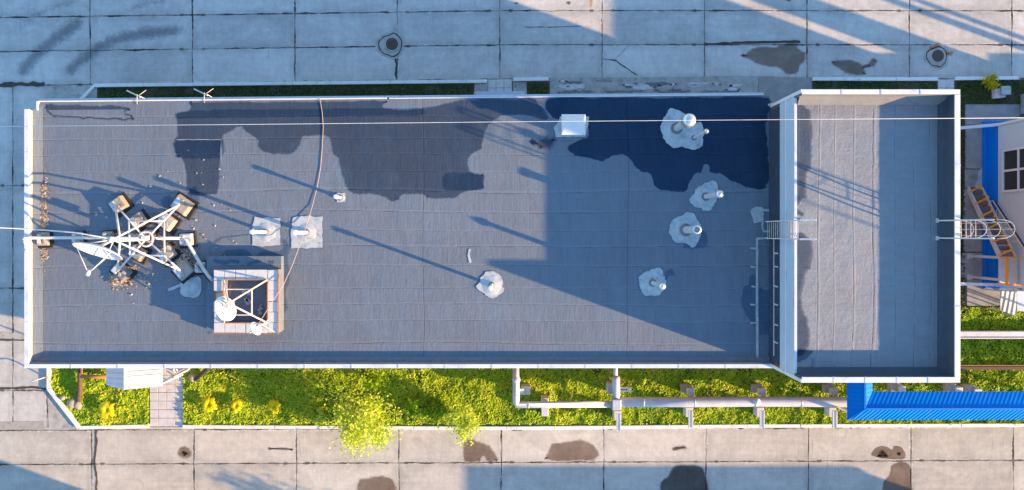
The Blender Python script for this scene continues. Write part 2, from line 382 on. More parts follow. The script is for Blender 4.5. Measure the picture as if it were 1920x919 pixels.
M_['cable'] = dirty('pale_cable', (.50, .36, .30), .6, .1, 4)
M_['wire'] = dirty('overhead_wire', (.75, .74, .73), .5, .05, 4)
M_['iron'] = dirty('cast_iron', (.10, .075, .065), .7, .4, 9)
M_['rooftile'] = dirty('neighbour_roof', (.2, .2, .21), .8)
M_['litter'] = leaf('dry_leaf', [(.20, .13, .08), (.46, .33, .22), (.68, .55, .43)], .05, 2)
M_['grass'] = leaf('lawn_leaf', [(.09, .20, .02), (.22, .40, .025), (.40, .57, .03), (.62, .68, .04), (.82, .76, .10)], .35, .75)
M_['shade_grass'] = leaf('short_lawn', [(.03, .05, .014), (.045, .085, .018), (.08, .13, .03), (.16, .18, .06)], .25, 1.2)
M_['shrub'] = leaf('shrub_leaf', [(.26, .42, .03), (.46, .62, .04), (.66, .74, .08), (.84, .84, .25)], .4, 1.1)
M_['green_shrub'] = leaf('green_shrub_leaf', [(.08, .20, .010), (.18, .36, .014), (.32, .48, .018), (.48, .54, .02)], .4, 1.1)
M_['flower'] = leaf('yellow_flower', [(.55, .50, .01), (.85, .72, .01), (.95, .82, .03)], .3, 2)
M_['yel'] = leaf('yellow_bush_leaf', [(.2, .18, .01), (.50, .42, .012), (.66, .52, .02)], .35, 2)
M_['bark'] = dirty('bark', (.13, .10, .075), .9)
M_['treeleaf'] = leaf('tree_leaf', [(.02, .05, .01), (.05, .1, .015), (.09, .14, .02)], .3)

# ------------------------------------------------------------------ ground, roads
g = MB(); g.prism([(-300, -300), (300, -300), (300, 300), (-300, 300)], -1.0, -.03)
struct(g.build('ground', M_['ground']))

def stains(b, z, lst, feather=.24):
    for k, (m, pts, *f) in enumerate(lst):
        b.sheet([P2(*p) for p in pts], z+.003*k/ max(1, len(lst)), m, .035, f[0] if f else feather, 5, True, k*3.3)

r = MB()
N0 = P(0, 158).y
pts = [(-90, P(0, 161).y), (-26, P(0, 161).y), (0, P(0, 152).y), (90, P(0, 148).y), (90, 60), (-90, 60)]
vv = [r.v((x, y, 0)) for x, y in pts]; r.face(vv, 0)
for px, py, rad in ((733, 85, 27), (1757, 107, 24)):                  # broken mortar round the manholes
    for k, (rr, m) in enumerate(((rad, 1), (rad*.82, 2), (rad*.74, 1))):
        r.sheet([P2(px+rr*math.cos(t)*(1+.10*math.sin(3*t+px)), py+(rr*math.sin(t))*(1+.08*math.cos(5*t))) for t in [2*math.pi*i/14 for i in range(14)]], .004+.004*k, m, .05, .02, 4, True, px)
r.ribbon([P2(743, 45), P2(742, 58), P2(741, 66)], .28, .006, 1, .12)
r.ribbon([P2(742, 110), P2(743, 125), P2(743, 148)], .12, .006, 2, .08)
stains(r, .014, [
    (3, [(1386, 105), (1400, 95), (1412, 87), (1430, 84), (1452, 85), (1465, 80), (1490, 79), (1500, 90), (1512, 97), (1513, 115), (1503, 125), (1498, 138), (1480, 143), (1468, 138), (1460, 130), (1440, 128), (1425, 125), (1405, 115)]),
    (3, [(1555, 115), (1570, 110), (1595, 110), (1612, 115), (1622, 120), (1632, 110), (1640, 106), (1647, 114), (1642, 126), (1630, 129), (1624, 128), (1625, 142), (1605, 144), (1585, 140), (1575, 132), (1562, 126)]),
    (4, [(1762, 92), (1790, 98), (1772, 106), (1755, 96)]), (4, [(1740, 93), (1752, 84), (1765, 82), (1755, 92)]),
    (5, [(965, 4), (972, 5), (971, 8), (966, 8)], .03), (5, [(1063, 4), (1070, 3), (1069, 9), (1064, 9)], .03),
    (4, [(1105, -6), (1112, -6), (1111, 11), (1106, 12)], .06), (5, [(1473, -3), (1484, -4), (1482, 2), (1474, 2)], .05)])
for pts, w, a in (([(28, 150), (60, 112), (95, 80), (135, 50), (160, 38)], 1.25, .9), ([(115, 145), (150, 115), (185, 88), (230, 70), (290, 60), (360, 56)], 1.1, .9),
                  ([(20, 60), (60, 30), (110, 10), (150, 0)], .9, .4), ([(220, 25), (280, 5), (330, -4)], 1.0, .4), ([(1640, 95), (1700, 93), (1760, 90)], .5, .3)):
    r.ribbon([P2(*p) for p in pts], w, .030, 6, .1, a, True, 6)
cr = [(1131, 111), (1150, 113), (1157, 115), (1164, 121), (1172, 126), (1183, 134), (1195, 141)]
r.ribbon([P2(*p) for p in cr], .05, .034, 7, .035, 1, False, 5)
r.ribbon([P2(*p) for p in [(1152, 113), (1165, 100), (1180, 84)]], .035, .034, 1, .03)
r.ribbon([P2(985, 51), P2(1040, 51), P2(1090, 49)], .03, .034, 7, .02)
r.ribbon([P2(1320, 83), P2(1400, 80), P2(1500, 78)], .13, .0335, 7, .06, 1, False, 10)
r.ribbon([P2(0, 160), P2(30, 158), P2(84, 158)], .2, .0335, 7, .10, 1, False, 10)
for i in range(8): r.ribbon([P2(1624+i*8, 126+random.random()*6), P2(1625+i*8, 143-random.random()*6)], .04, .036, 5, .02, .6, True)
struct(r.build('north_road', [M_['slab_n'], M_['rough_conc'], M_['moss'], M_['oil'], M_['rust'], M_['oil2'], M_['tyre'], M_['moss']]))

r = MB()
yk = P(0, 801).y
vv = [r.v(c) for c in ((-90, -60, 0), (90, -60, 0), (90, P(0, 794).y, 0), (20, P(0, 798).y, 0), (-90, P(0, 806).y, 0))]; r.face(vv, 0)
stains(r, .006, [
    (1, [(866, 835), (872, 824), (885, 820), (900, 826), (918, 832), (928, 845), (937, 862), (930, 869), (912, 869), (906, 860), (900, 869), (873, 869), (866, 858)]),
    (1, [(1020, 863), (1026, 845), (1032, 830), (1050, 827), (1070, 825), (1090, 822), (1110, 829), (1123, 842), (1125, 855), (1112, 866), (1080, 867), (1045, 868)]),
    (2, [(1236, 905), (1250, 890), (1262, 872), (1290, 869), (1315, 872), (1325, 890), (1326, 930), (1245, 930)]),
    (1, [(330, 850), (336, 837), (345, 834), (356, 838), (363, 850), (358, 860), (345, 862), (334, 858)]),
    (2, [(338, 847), (346, 843), (355, 850), (345, 858)], .2),
    (1, [(635, 855), (642, 840), (658, 836), (672, 842), (676, 836), (688, 836), (698, 848), (697, 860), (675, 862)], .03),
    (2, [(642, 855), (650, 843), (660, 842), (668, 856), (660, 861), (648, 861)], .25), (2, [(680, 848), (688, 846), (690, 854), (682, 855)], .15),
    (1, [(655, 905), (668, 890), (672, 872), (690, 866), (704, 870), (709, 890), (706, 930), (660, 930)], .05)])
# (the three stains above sit by the right-hand joints; shift them to their slabs)
for v_ in r.bm.verts:
    if v_[r.a] >= 0 and P(630, 0).x < v_.co.x < P(715, 0).x and v_.co.z > .006+.003*4/8: v_.co.x += 1000/32.0
stains(r, .012, [
    (1, [(672, 900), (690, 894), (712, 890), (735, 895), (745, 912), (745, 930), (672, 930)]),
    (2, [(505, 840), (530, 838), (545, 840), (550, 845), (530, 846), (505, 843)], .12), (1, [(1258, 838), (1285, 832), (1290, 845), (1265, 848)], .3)])
r.ribbon([P2(180, 805), P2(181, 830), P2(177, 868), P2(182, 895), P2(180, 930)], .10, .019, 3, .07, .8, False, 8)
for x0, x1 in ((960, 1000), (1110, 1160), (1430, 1510), (1560, 1640), (700, 730), (1370, 1400)):
    r.ribbon([P2(x, 804-6*(x-950)/900+random.uniform(-1, 2)) for x in range(x0, x1, 6)], .12, .0195, 3, .10, 1, False, 4, x0)
struct(r.build('south_road', [M_['slab_s'], M_['oil'], M_['oil2'], M_['moss']]))

r = MB()
vv = [r.v(c) for c in ((-90, P(0, 806).y, -.004), (P(90, 0).x, P(0, 806).y, -.004), (P(90, 0).x, P(0, 161).y, -.004), (-90, P(0, 161).y, -.004))]; r.face(vv, 0)
r.sheet([P2(*p) for p in ((88, 732), (92, 728), (152, 800), (150, 806), (92, 806))], .004, 1, .03, 0, 4, False)
r.sheet([P2(*p) for p in ((-40, 792), (82, 791), (84, 806), (-40, 806))], .006, 2, .04, 0, 4, False)
r.ribbon([P2(-20, 729), P2(30, 728), P2(60, 726), P2(92, 730)], .12, .010, 3, .06, 1, False, 8)
r.ribbon([P2(-30, 630), P2(20, 628), P2(45, 632)], .3, .010, 4, .12, 1, False, 8)
r.ribbon([P2(-30, 637), P2(60, 638)], .10, .012, 3, .05, 1, False, 8)
r.sheet([P2(*p) for p in ((85, 162), (176, 160), (150, 188), (85, 190))], .004, 4, .05, 0, 5, False)
struct(r.build('west_road', [M_['slab_w'], M_['rough_conc'], M_['conc'], M_['moss'], M_['rough_conc']]))

r = MB()
r.sheet([P2(*p) for p in ((1031, 146), (1421, 143), (1421, 215), (1031, 215))], .006, 0, .03, 0, 8, False)
r.sheet([P2(*p) for p in ((1422, 143), (1522, 145), (1522, 215), (1422, 215))], .006, 1, .01, 0, 4, False)
for i in range(16):
    x = random.uniform(1045, 1405); y = random.uniform(150, 172); w_ = random.uniform(8, 30)
    r.sheet([P2(x+w_*math.cos(t)*random.uniform(.6, 1.2), y+w_*.22*math.sin(t)*random.uniform(.6, 1.2)) for t in [i_*.63 for i_ in range(10)]], .010+.0005*i, random.choice((2, 3, 3)), .10, .05, 4, True, i)
for x0 in (1040, 1130, 1220, 1310):
    r.ribbon([P2(x0+10*i, 172+random.uniform(-2, 2)) for i in range(9)], .35, .02, 2, .2, .8, True, 4, x0)
struct(r.build('concrete_apron', [M_['rough_conc'], M_['pad'], M_['tyre'], M_['paver']]))

# paved paths
r = MB(); x0, x1 = P(281, 0).x, P(344, 0).x; n = 4; w = (x1-x0)/n
for j in range(9):
    for i in range(n):
        cy = P(0, 800).y+.25+j*.5
        r.box(x0+w*(i+.5)+random.uniform(-.008, .008), cy, -.05, .012+random.uniform(0, .012), w-.022, .478, random.uniform(-.012, .012))
struct(r.build('path', M_['paver'], bevel=.008))
for a, b in ((915, 960), (1758, 1789)):
    r = MB(); x0, x1 = P(a, 0).x, P(b, 0).x; k = max(2, round((x1-x0)/.5)); w = (x1-x0)/k
    for j in range(5):
        for i in range(k): r.box(x0+w*(i+.5), P(0, 149).y-.25-j*.5, -.05, .014+random.uniform(0, .01), w-.02, .48)
    struct(r.build('path', M_['paver'], bevel=.008))

# planting beds
beds = {'south': [(95, 640), (95, 728), (152, 799), (281, 797), (281, 640)], 'south2': [(345, 640), (345, 797), (2300, 795), (2300, 572), (1700, 572), (1700, 640)],
        'north': [(182, 161), (890, 156), (890, 230), (152, 230), (152, 189)], 'north2': [(988, 154), (1030, 154), (1030, 230), (988, 230)],
        'ne': [(1524, 151), (1757, 151), (1757, 230), (1524, 230)], 'ne2': [(1790, 151), (2300, 146), (2300, 196), (1809, 196), (1809, 600), (1780, 600)]}
r = MB()
for k in beds.values():
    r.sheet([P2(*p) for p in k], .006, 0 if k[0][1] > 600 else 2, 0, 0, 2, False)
r.sheet([P2(*p) for p in ((182, 163), (182, 190), (150, 190))], .012, 1, .02, 0, 3, False)
r.sheet([P2(*p) for p in ((890, 156), (915, 154), (915, 178), (888, 178))], .010, 1, .03, 0, 3, False)
r.sheet([P2(*p) for p in ((962, 154), (988, 154), (988, 178), (962, 178))], .010, 1, .03, 0, 3, False)
struct(r.build('soil', [M_['earth'], M_['rough_conc'], M_['dark_earth']]))

def kerb(pts, w=.2, h=.15):
    b = MB(); q = [Vector(P2(*p)) for p in pts]
    L = []
    for i, p in enumerate(q):
        d = (q[min(i+1, len(q)-1)]-q[max(i-1, 0)]).normalized(); nn = Vector((-d.y, d.x))
        k = 1.0
        if 0 < i < len(q)-1: k = 1/max(.5, abs(d.dot((q[i+1]-q[i]).normalized())))
        L.append((p+nn*w/2*k, p-nn*w/2*k))
    for i in range(len(L)-1):                      # stones about 3 m long, slightly uneven, butted with a joint
        (a, c), (e, f) = L[i], L[i+1]; ln = (e-a).length; n_ = max(1, round(ln/2.9))
        for j in range(n_):
            t0, t1 = j/n_, (j+1)/n_-.018/ln
            dz = random.uniform(-.012, .012)
            b.prism([a.lerp(e, t0), a.lerp(e, t1), c.lerp(f, t1), c.lerp(f, t0)], -.05, h+dz)
    return struct(b.build('kerb', M_['kerb'], bevel=.015))
kerb([(152, 189), (179, 161), (550, 157), (914, 153)])
kerb([(962, 150), (1029, 149)]); kerb([(1523, 149), (1757, 149)]); kerb([(1790, 148), (1907, 147)])
kerb([(94, 660), (94, 728), (151, 801)], .24, .16); kerb([(151, 801), (281, 798)], .2, .15); kerb([(344, 799), (950, 802), (1400, 798), (2000, 796), (2300, 796)], .2, .15)

# ------------------------------------------------------------------ main building
ZR, ZP = 5.85, 6.28
XW, XE = -24.3, 13.0
YS = -6.76
YNW, YNE = P(0, 191, 5.95).y, P(0, 178, 5.95).y
mb = thing('main_building', 'long low building with a grey membrane flat roof and white edge trim', 'building', (-5.6, 0, 0))
b = MB(); i_ = .12
b.prism([(XW+i_, YS+i_), (XE-.02, YS+i_), (XE-.02, YNE-.35), (XW+.55, YNW-.35), (XW+.55, 6.1), (XW+i_, 6.1)], 0, ZR-.03)
b.build('wall', M_['brick'], mb)
b = MB()
vv = [b.v((x, y, ZR)) for x, y in ((XW+.1, YS+.1), (XE-.01, YS+.1), (XE-.01, YNE-.02), (XW+.45, YNW-.02), (XW+.45, 6.15), (XW+.1, 6.15))]; b.face(vv, 0)
# parapet upstands: south and west, with cant strips
b.prism([(XW+.22, YS+.05), (XE-.01, YS+.05), (XE-.01, YS+.27), (XW+.22, YS+.27)], ZR-.2, ZP-.03, 1)
b.prism([(XW+.03, YS+.05), (XW+.21, YS+.05), (XW+.21, 6.12), (XW+.03, 6.12)], ZR-.2, ZP-.03, 2)
vv = [b.v(c) for c in ((XW+.22, YS+.28, ZR+.14), (XW+.66, YS+.28, ZR+.012), (XW+.66, 6.5, ZR+.012), (XW+.22, 6.1, ZR+.14))]; b.face(vv, 6)
vv = [b.v(c) for c in ((XW+.22, YS+.28, ZR+.13), (XE-.02, YS+.28, ZR+.13), (XE-.02, YS+.5, ZR+.012), (XW+.4, YS+.5, ZR+.012))]; b.face(vv, 1)
vv = [b.v(c) for c in ((XW+.22, 6.10, ZR+.14), (XW+.66, 6.4, ZR+.02), (XW+.50, YNW-.04, ZR+.015), (XW+.30, 6.14, ZR+.2))]; b.face(vv, 6)
Zs = ZR
def rs(pts, m, z, f=.06, rough=.05, seed=0, smooth=True): b.sheet([P2(p[0], p[1], Zs) for p in pts], Zs+z, m, rough*1.5 if m in (3, 4) else rough, f*3.0 if m == 3 else f*1.4 if m == 4 else f, 7, smooth, seed)
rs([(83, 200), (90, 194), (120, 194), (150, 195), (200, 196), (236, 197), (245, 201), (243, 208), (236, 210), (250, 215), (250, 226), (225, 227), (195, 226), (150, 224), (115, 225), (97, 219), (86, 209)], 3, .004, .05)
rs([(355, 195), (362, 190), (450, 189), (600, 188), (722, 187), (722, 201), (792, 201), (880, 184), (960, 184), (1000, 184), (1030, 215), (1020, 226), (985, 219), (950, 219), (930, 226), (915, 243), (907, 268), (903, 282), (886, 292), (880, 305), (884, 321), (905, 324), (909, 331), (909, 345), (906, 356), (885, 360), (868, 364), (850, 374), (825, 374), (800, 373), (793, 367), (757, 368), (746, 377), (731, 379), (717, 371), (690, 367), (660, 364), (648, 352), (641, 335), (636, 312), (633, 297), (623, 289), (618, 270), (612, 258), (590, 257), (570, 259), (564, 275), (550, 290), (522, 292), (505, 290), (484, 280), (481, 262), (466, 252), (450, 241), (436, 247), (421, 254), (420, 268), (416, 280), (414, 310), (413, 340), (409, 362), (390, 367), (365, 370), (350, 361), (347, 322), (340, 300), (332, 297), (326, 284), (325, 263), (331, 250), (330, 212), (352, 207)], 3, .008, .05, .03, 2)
rs([(327, 264), (415, 263), (414, 298), (334, 298), (328, 285)], 4, .011, .12, .02)
rs([(335, 210), (400, 206), (480, 205), (560, 204), (640, 203), (720, 203), (790, 203), (790, 217), (720, 218), (640, 219), (560, 220), (480, 221), (400, 222), (335, 223)], 4, .0125, .03, .02)
rs([(836, 325), (905, 325), (908, 340), (905, 356), (836, 358)], 4, .013, .08, .02)
rs([(990, 262), (1005, 255), (1040, 252), (1046, 268), (1036, 283), (1012, 285), (997, 277)], 3, .009, .12)
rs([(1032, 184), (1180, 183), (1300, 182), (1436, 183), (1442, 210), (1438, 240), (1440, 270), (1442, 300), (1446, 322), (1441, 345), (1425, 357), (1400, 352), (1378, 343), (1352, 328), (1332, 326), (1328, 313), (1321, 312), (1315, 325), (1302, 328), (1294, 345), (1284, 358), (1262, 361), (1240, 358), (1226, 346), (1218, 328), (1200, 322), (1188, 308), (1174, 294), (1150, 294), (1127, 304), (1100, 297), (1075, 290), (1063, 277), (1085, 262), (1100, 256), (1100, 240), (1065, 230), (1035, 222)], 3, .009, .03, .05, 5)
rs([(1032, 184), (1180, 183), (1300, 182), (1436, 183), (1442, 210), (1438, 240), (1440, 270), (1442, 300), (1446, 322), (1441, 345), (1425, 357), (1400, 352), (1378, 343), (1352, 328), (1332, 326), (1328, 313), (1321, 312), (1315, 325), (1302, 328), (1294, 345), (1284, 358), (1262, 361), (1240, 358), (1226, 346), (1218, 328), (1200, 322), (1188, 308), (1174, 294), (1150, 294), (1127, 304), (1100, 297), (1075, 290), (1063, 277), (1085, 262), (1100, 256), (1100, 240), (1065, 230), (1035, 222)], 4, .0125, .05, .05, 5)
rs([(1403, 521), (1409, 514), (1416, 517), (1417, 560), (1416, 609), (1408, 605), (1398, 590), (1390, 570), (1389, 560), (1394, 538), (1402, 534)], 4, .005, .03, .03)
rs([(1423, 543), (1436, 544), (1449, 545), (1449, 590), (1449, 630), (1436, 628), (1423, 622)], 4, .006, .03, .03)
for k, q in enumerate(([(418, 482), (420, 470), (430, 466), (458, 466), (468, 470), (470, 483)], [(480, 483), (490, 471), (525, 468), (530, 448), (540, 450), (543, 468), (541, 490), (546, 508), (545, 530), (537, 548), (541, 575), (535, 588), (525, 590), (522, 490)],
                       [(388, 520), (396, 500), (400, 560), (398, 620), (386, 622), (388, 580)], [(352, 360), (370, 350), (375, 375), (362, 392), (345, 385)], [(300, 375), (318, 368), (330, 380), (310, 392)],  # first outline here paints the shadow of the mast base ring
                       [(1292, 445), (1312, 432), (1328, 440), (1326, 462), (1310, 468), (1280, 466)], [(1246, 510), (1262, 505), (1268, 516), (1252, 520), (1245, 530)])):
    rs(q, 4, .014+.001*k, .05, .04, k)
# pale sealant strokes
def stroke(pts, w=.09): b.ribbon([P2(p[0], p[1], Zs) for p in pts], w, Zs+.026, 5, .03, 1, False, 8, pts[0][0])
stroke([(1440, 447), (1419, 447), (1419, 560), (1420, 680)], .12)
for y in (465, 500, 537, 571, 605): stroke([(1406+random.uniform(0, 4), y), (1418, y+1)])
stroke([(1453, 462), (1453, 560), (1451, 672)], .10)
for y in (475, 500, 537, 571, 609, 642): stroke([(1454, y), (1463, y)], .07)
rs([(1409, 392), (1422, 388), (1430, 391), (1428, 400), (1432, 412), (1415, 417), (1410, 405)], 5, .027, .02, .05)
stroke([(1428, 394), (1445, 395), (1455, 393)], .13); stroke([(1430, 395), (1429, 425), (1432, 434), (1448, 434)], .1)
stroke([(881, 467), (879, 478), (882, 493)], .13); stroke([(1440, 197), (1452, 195), (1457, 198)], .12)
stroke([(330, 262), (415, 262), (415, 298)], .02)
b.build('roof', [M_['roof'], M_['upstand'], M_['upstand_sunlit'], M_['damp'], M_['damp2_shade'], M_['sealant'], M_['roof']], mb)
def strips(name, quads, mat, parent, bevel=.006):
    m = MB()
    for q in quads: m.prism([tuple(c) for c in q[0]], q[1], q[2])
    return m.build(name, mat, parent, bevel)
def run(x0, y0, x1, y1, w, z0, z1, n):             # a run of coping lengths with small gaps
    out = []; d = Vector((x1-x0, y1-y0)); L = d.length; d.normalize(); nn = Vector((-d.y, d.x))
    for i in range(n):
        a = Vector((x0, y0))+d*(L*i/n); e = Vector((x0, y0))+d*(L*(i+1)/n-.012); dz = random.uniform(-.004, .004)
        out.append(([a, e, e+nn*w, a+nn*w], z0, z1+dz))
    return out
strips('coping', run(XW, YS, XE-.02, YS, .20, ZP-.11, ZP+.012, 16), M_['white'], mb)
strips('coping', run(XW+.22, YS+.205, XW+.22, 6.16, .22, ZP-.11, ZP+.016, 6), M_['white'], mb)
strips('edge_flashing', run(XW+.43, YNW, 6.7-13, YNW+(YNE-YNW)*.47, .06, ZR-.12, ZR+.075, 9)+run(-6.2, YNW+(YNE-YNW)*.475, XE-.3, YNE, .045, ZR-.12, ZR+.05, 9), M_['white'], mb)
m = MB(); m.bar((XW+.42, YNW+.14, ZR-.1), (XE-.3, YNE+.11, ZR-.1), .10, .08); m.build('gutter', M_['steel'], mb)
m = MB(); m.prism([(XW+.40, 6.15), (XW+.47, 6.15), (XW+.47, YNW+.02), (XW+.40, YNW+.02)], ZR-.1, ZR+.14); m.build('corner_flashing', M_['white'], mb)
m = MB(); m.prism([P2(890, 172, 4.6), P2(985, 171, 4.6), P2(985, 180, 4.6), P2(893, 181, 4.6)], 4.5, 4.62); m.build('door_canopy', M_['clad'], mb)

# ------------------------------------------------------------------ annex
ZA, ZAP = 9.0, 9.83
AX0, AX1, AY0, AY1 = 13.0, 20.12, -6.74, 6.42
ab = thing('annex_building', 'taller square annex with white coping round a half shaded grey roof', 'building', (16.5, 0, 0))
b = MB(); b.prism([(AX0+.06, AY0+.06), (AX1-.06, AY0+.06), (AX1-.06, AY1-.06), (AX0+.06, AY1-.06)], 0, ZA-.02)
b.build('wall', M_['brick'], ab)
b = MB()
b.prism([(AX0, AY0+.1), (AX0+.058, AY0+.1), (AX0+.058, AY1-.1), (AX0, AY1-.1)], 7.205, 8.955)
b.build('west_cladding', M_['clad_shaded'], ab)
b = MB(); b.prism([(AX0-.05, AY0+.3), (AX0+.05, AY0+.3), (AX0+.05, AY1-.3), (AX0-.05, AY1-.3)], ZR+.005, 7.2)
b.box(AX0-.052, -3.2, 6.50, 6.62, .014, 5.8, 0, 1)
for y in (475, 500, 537, 571, 609, 642): b.box(AX0-.052, P(0, y, 6.8).y, 6.621, 7.12, .012, .075, 0, 1)
b.build('membrane_upstand', [M_['dark_upstand'], M_['sealant'], M_['tar']], ab)
b = MB(); b.prism([(AX0-.045, AY0+.1), (AX0-.002, AY0+.1), (AX0-.002, AY1-.1), (AX0-.045, AY1-.1)], 8.0, 8.12); b.build('cladding_trim', M_['white'], ab)
b = MB(); nx, ny = 70, 110; X0, X1, Y0, Y1 = AX0+.12, AX1-.25, AY0+.25, AY1-.22
gv = [[b.v((X0+(X1-X0)*i/nx, Y0+(Y1-Y0)*j/ny, ZA+.012*noise.noise(Vector((X0+(X1-X0)*i/nx*1.0, j*.12, 1)))+.008*noise.noise(Vector((i*.6, j*.45, 3))))) for j in range(ny+1)] for i in range(nx+1)]
for i in range(nx):
    for j in range(ny): b.face([gv[i][j], gv[i+1][j], gv[i+1][j+1], gv[i][j+1]], 0, True)
# parapet walls with membrane inner faces and cant
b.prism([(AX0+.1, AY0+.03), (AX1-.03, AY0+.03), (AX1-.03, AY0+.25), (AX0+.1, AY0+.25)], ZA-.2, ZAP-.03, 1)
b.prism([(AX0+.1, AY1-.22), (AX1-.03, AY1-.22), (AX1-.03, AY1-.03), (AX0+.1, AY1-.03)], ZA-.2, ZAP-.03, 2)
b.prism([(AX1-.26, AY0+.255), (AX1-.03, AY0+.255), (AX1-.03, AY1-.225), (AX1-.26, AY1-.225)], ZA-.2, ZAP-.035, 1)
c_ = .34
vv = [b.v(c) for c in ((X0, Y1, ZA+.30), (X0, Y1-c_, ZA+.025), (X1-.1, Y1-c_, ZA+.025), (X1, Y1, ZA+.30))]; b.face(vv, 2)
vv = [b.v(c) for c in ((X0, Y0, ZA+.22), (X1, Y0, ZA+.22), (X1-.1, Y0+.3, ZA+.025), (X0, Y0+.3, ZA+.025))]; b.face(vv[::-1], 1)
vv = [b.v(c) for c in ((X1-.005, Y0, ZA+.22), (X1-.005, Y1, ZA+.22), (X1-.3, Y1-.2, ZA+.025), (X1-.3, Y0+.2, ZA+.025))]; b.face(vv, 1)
Zs = ZA
rs([(1488, 196), (1503, 190), (1512, 200), (1524, 218), (1524, 300), (1523, 318), (1514, 330), (1512, 370), (1505, 376), (1489, 374)], 3, .026, .05, .05, 21)
rs([(1489, 385), (1500, 392), (1510, 400), (1505, 408), (1489, 402)], 3, .027, .05, .03)
rs([(1489, 450), (1524, 452), (1524, 500), (1513, 515), (1508, 540), (1506, 560), (1510, 580), (1518, 610), (1518, 652), (1489, 654)], 3, .028, .05, .05, 23)
rs([(1488, 655), (1522, 655), (1520, 668), (1508, 678), (1494, 682), (1488, 676)], 3, .029, .04, .03)
rs([(1746, 690), (1758, 686), (1770, 682), (1774, 690), (1768, 696), (1750, 696)], 4, .033, .05, .05)
for x, y, w_ in ((1768, 511, 3), (1764, 413, 8), (1764, 447, 8), (1770, 196, 5)):
    rs([(x+w_*math.cos(t), y+w_*math.sin(t)) for t in [.9*i for i in range(7)]], 4, .031, .02, .02)
for pts in ([(1563, 685), (1565, 698)], [(1524, 672), (1522, 690)]): b.ribbon([P2(p[0], p[1], ZA) for p in pts], .12, ZA+.034, 4, .05)
b.build('roof', [M_['annex_roof'], M_['annex_upstand_shaded'], M_['cant'], M_['damp'], M_['damp2_shade']], ab)
strips('coping', run(AX0+.02, AY0, AX1, AY0, .25, ZAP-.08, ZAP+.012, 5), M_['white'], ab)
strips('coping', run(AX0+.02, AY1-.21, AX1, AY1-.21, .21, ZAP-.08, ZAP+.012, 4), M_['white'], ab)
strips('coping', run(AX1, AY0+.255, AX1, AY1-.215, .25, ZAP-.085, ZAP+.008, 4), M_['white'], ab)
m = MB(); m.prism([(AX0-.01, AY0+.26), (AX0+.11, AY0+.26), (AX0+.11, AY1-.23), (AX0-.01, AY1-.23)], 8.96, ZA+.03); m.build('edge_trim', M_['white'], ab)
for y0, y1 in ((AY0-.004, AY0+.15), (AY1-.15, AY1+.004)):
    m = MB(); m.prism([(AX0-.03, y0), (AX0+.018, y0), (AX0+.018, y1), (AX0-.03, y1)], ZR+.15, ZAP+.014); m.build('corner_trim', M_['white'], ab)

def joints(x0, y0, x1, y1, w, z, n_, parent):
    d = Vector((x1-x0, y1-y0)); L_ = d.length; d.normalize(); nn = Vector((-d.y, d.x))
    for i in range(1, n_):
        m = MB(); p = Vector((x0, y0))+d*(L_*i/n_)-nn*.006; m.prism([p-d*.035, p+d*.035, p+d*.035+nn*(w+.012), p-d*.035+nn*(w+.012)], z-.1, z+.012)
        m.build('coping_joint', M_['steel'], parent)
joints(XW, YS, XE-.02, YS, .20, ZP+.012, 16, mb); joints(AX0+.02, AY0, AX1, AY0, .25, ZAP+.012, 5, ab); joints(AX1, AY0+.255, AX1, AY1-.215, .25, ZAP+.008, 4, ab); joints(AX0+.02, AY1-.21, AX1, AY1-.21, .21, ZAP+.012, 4, ab)
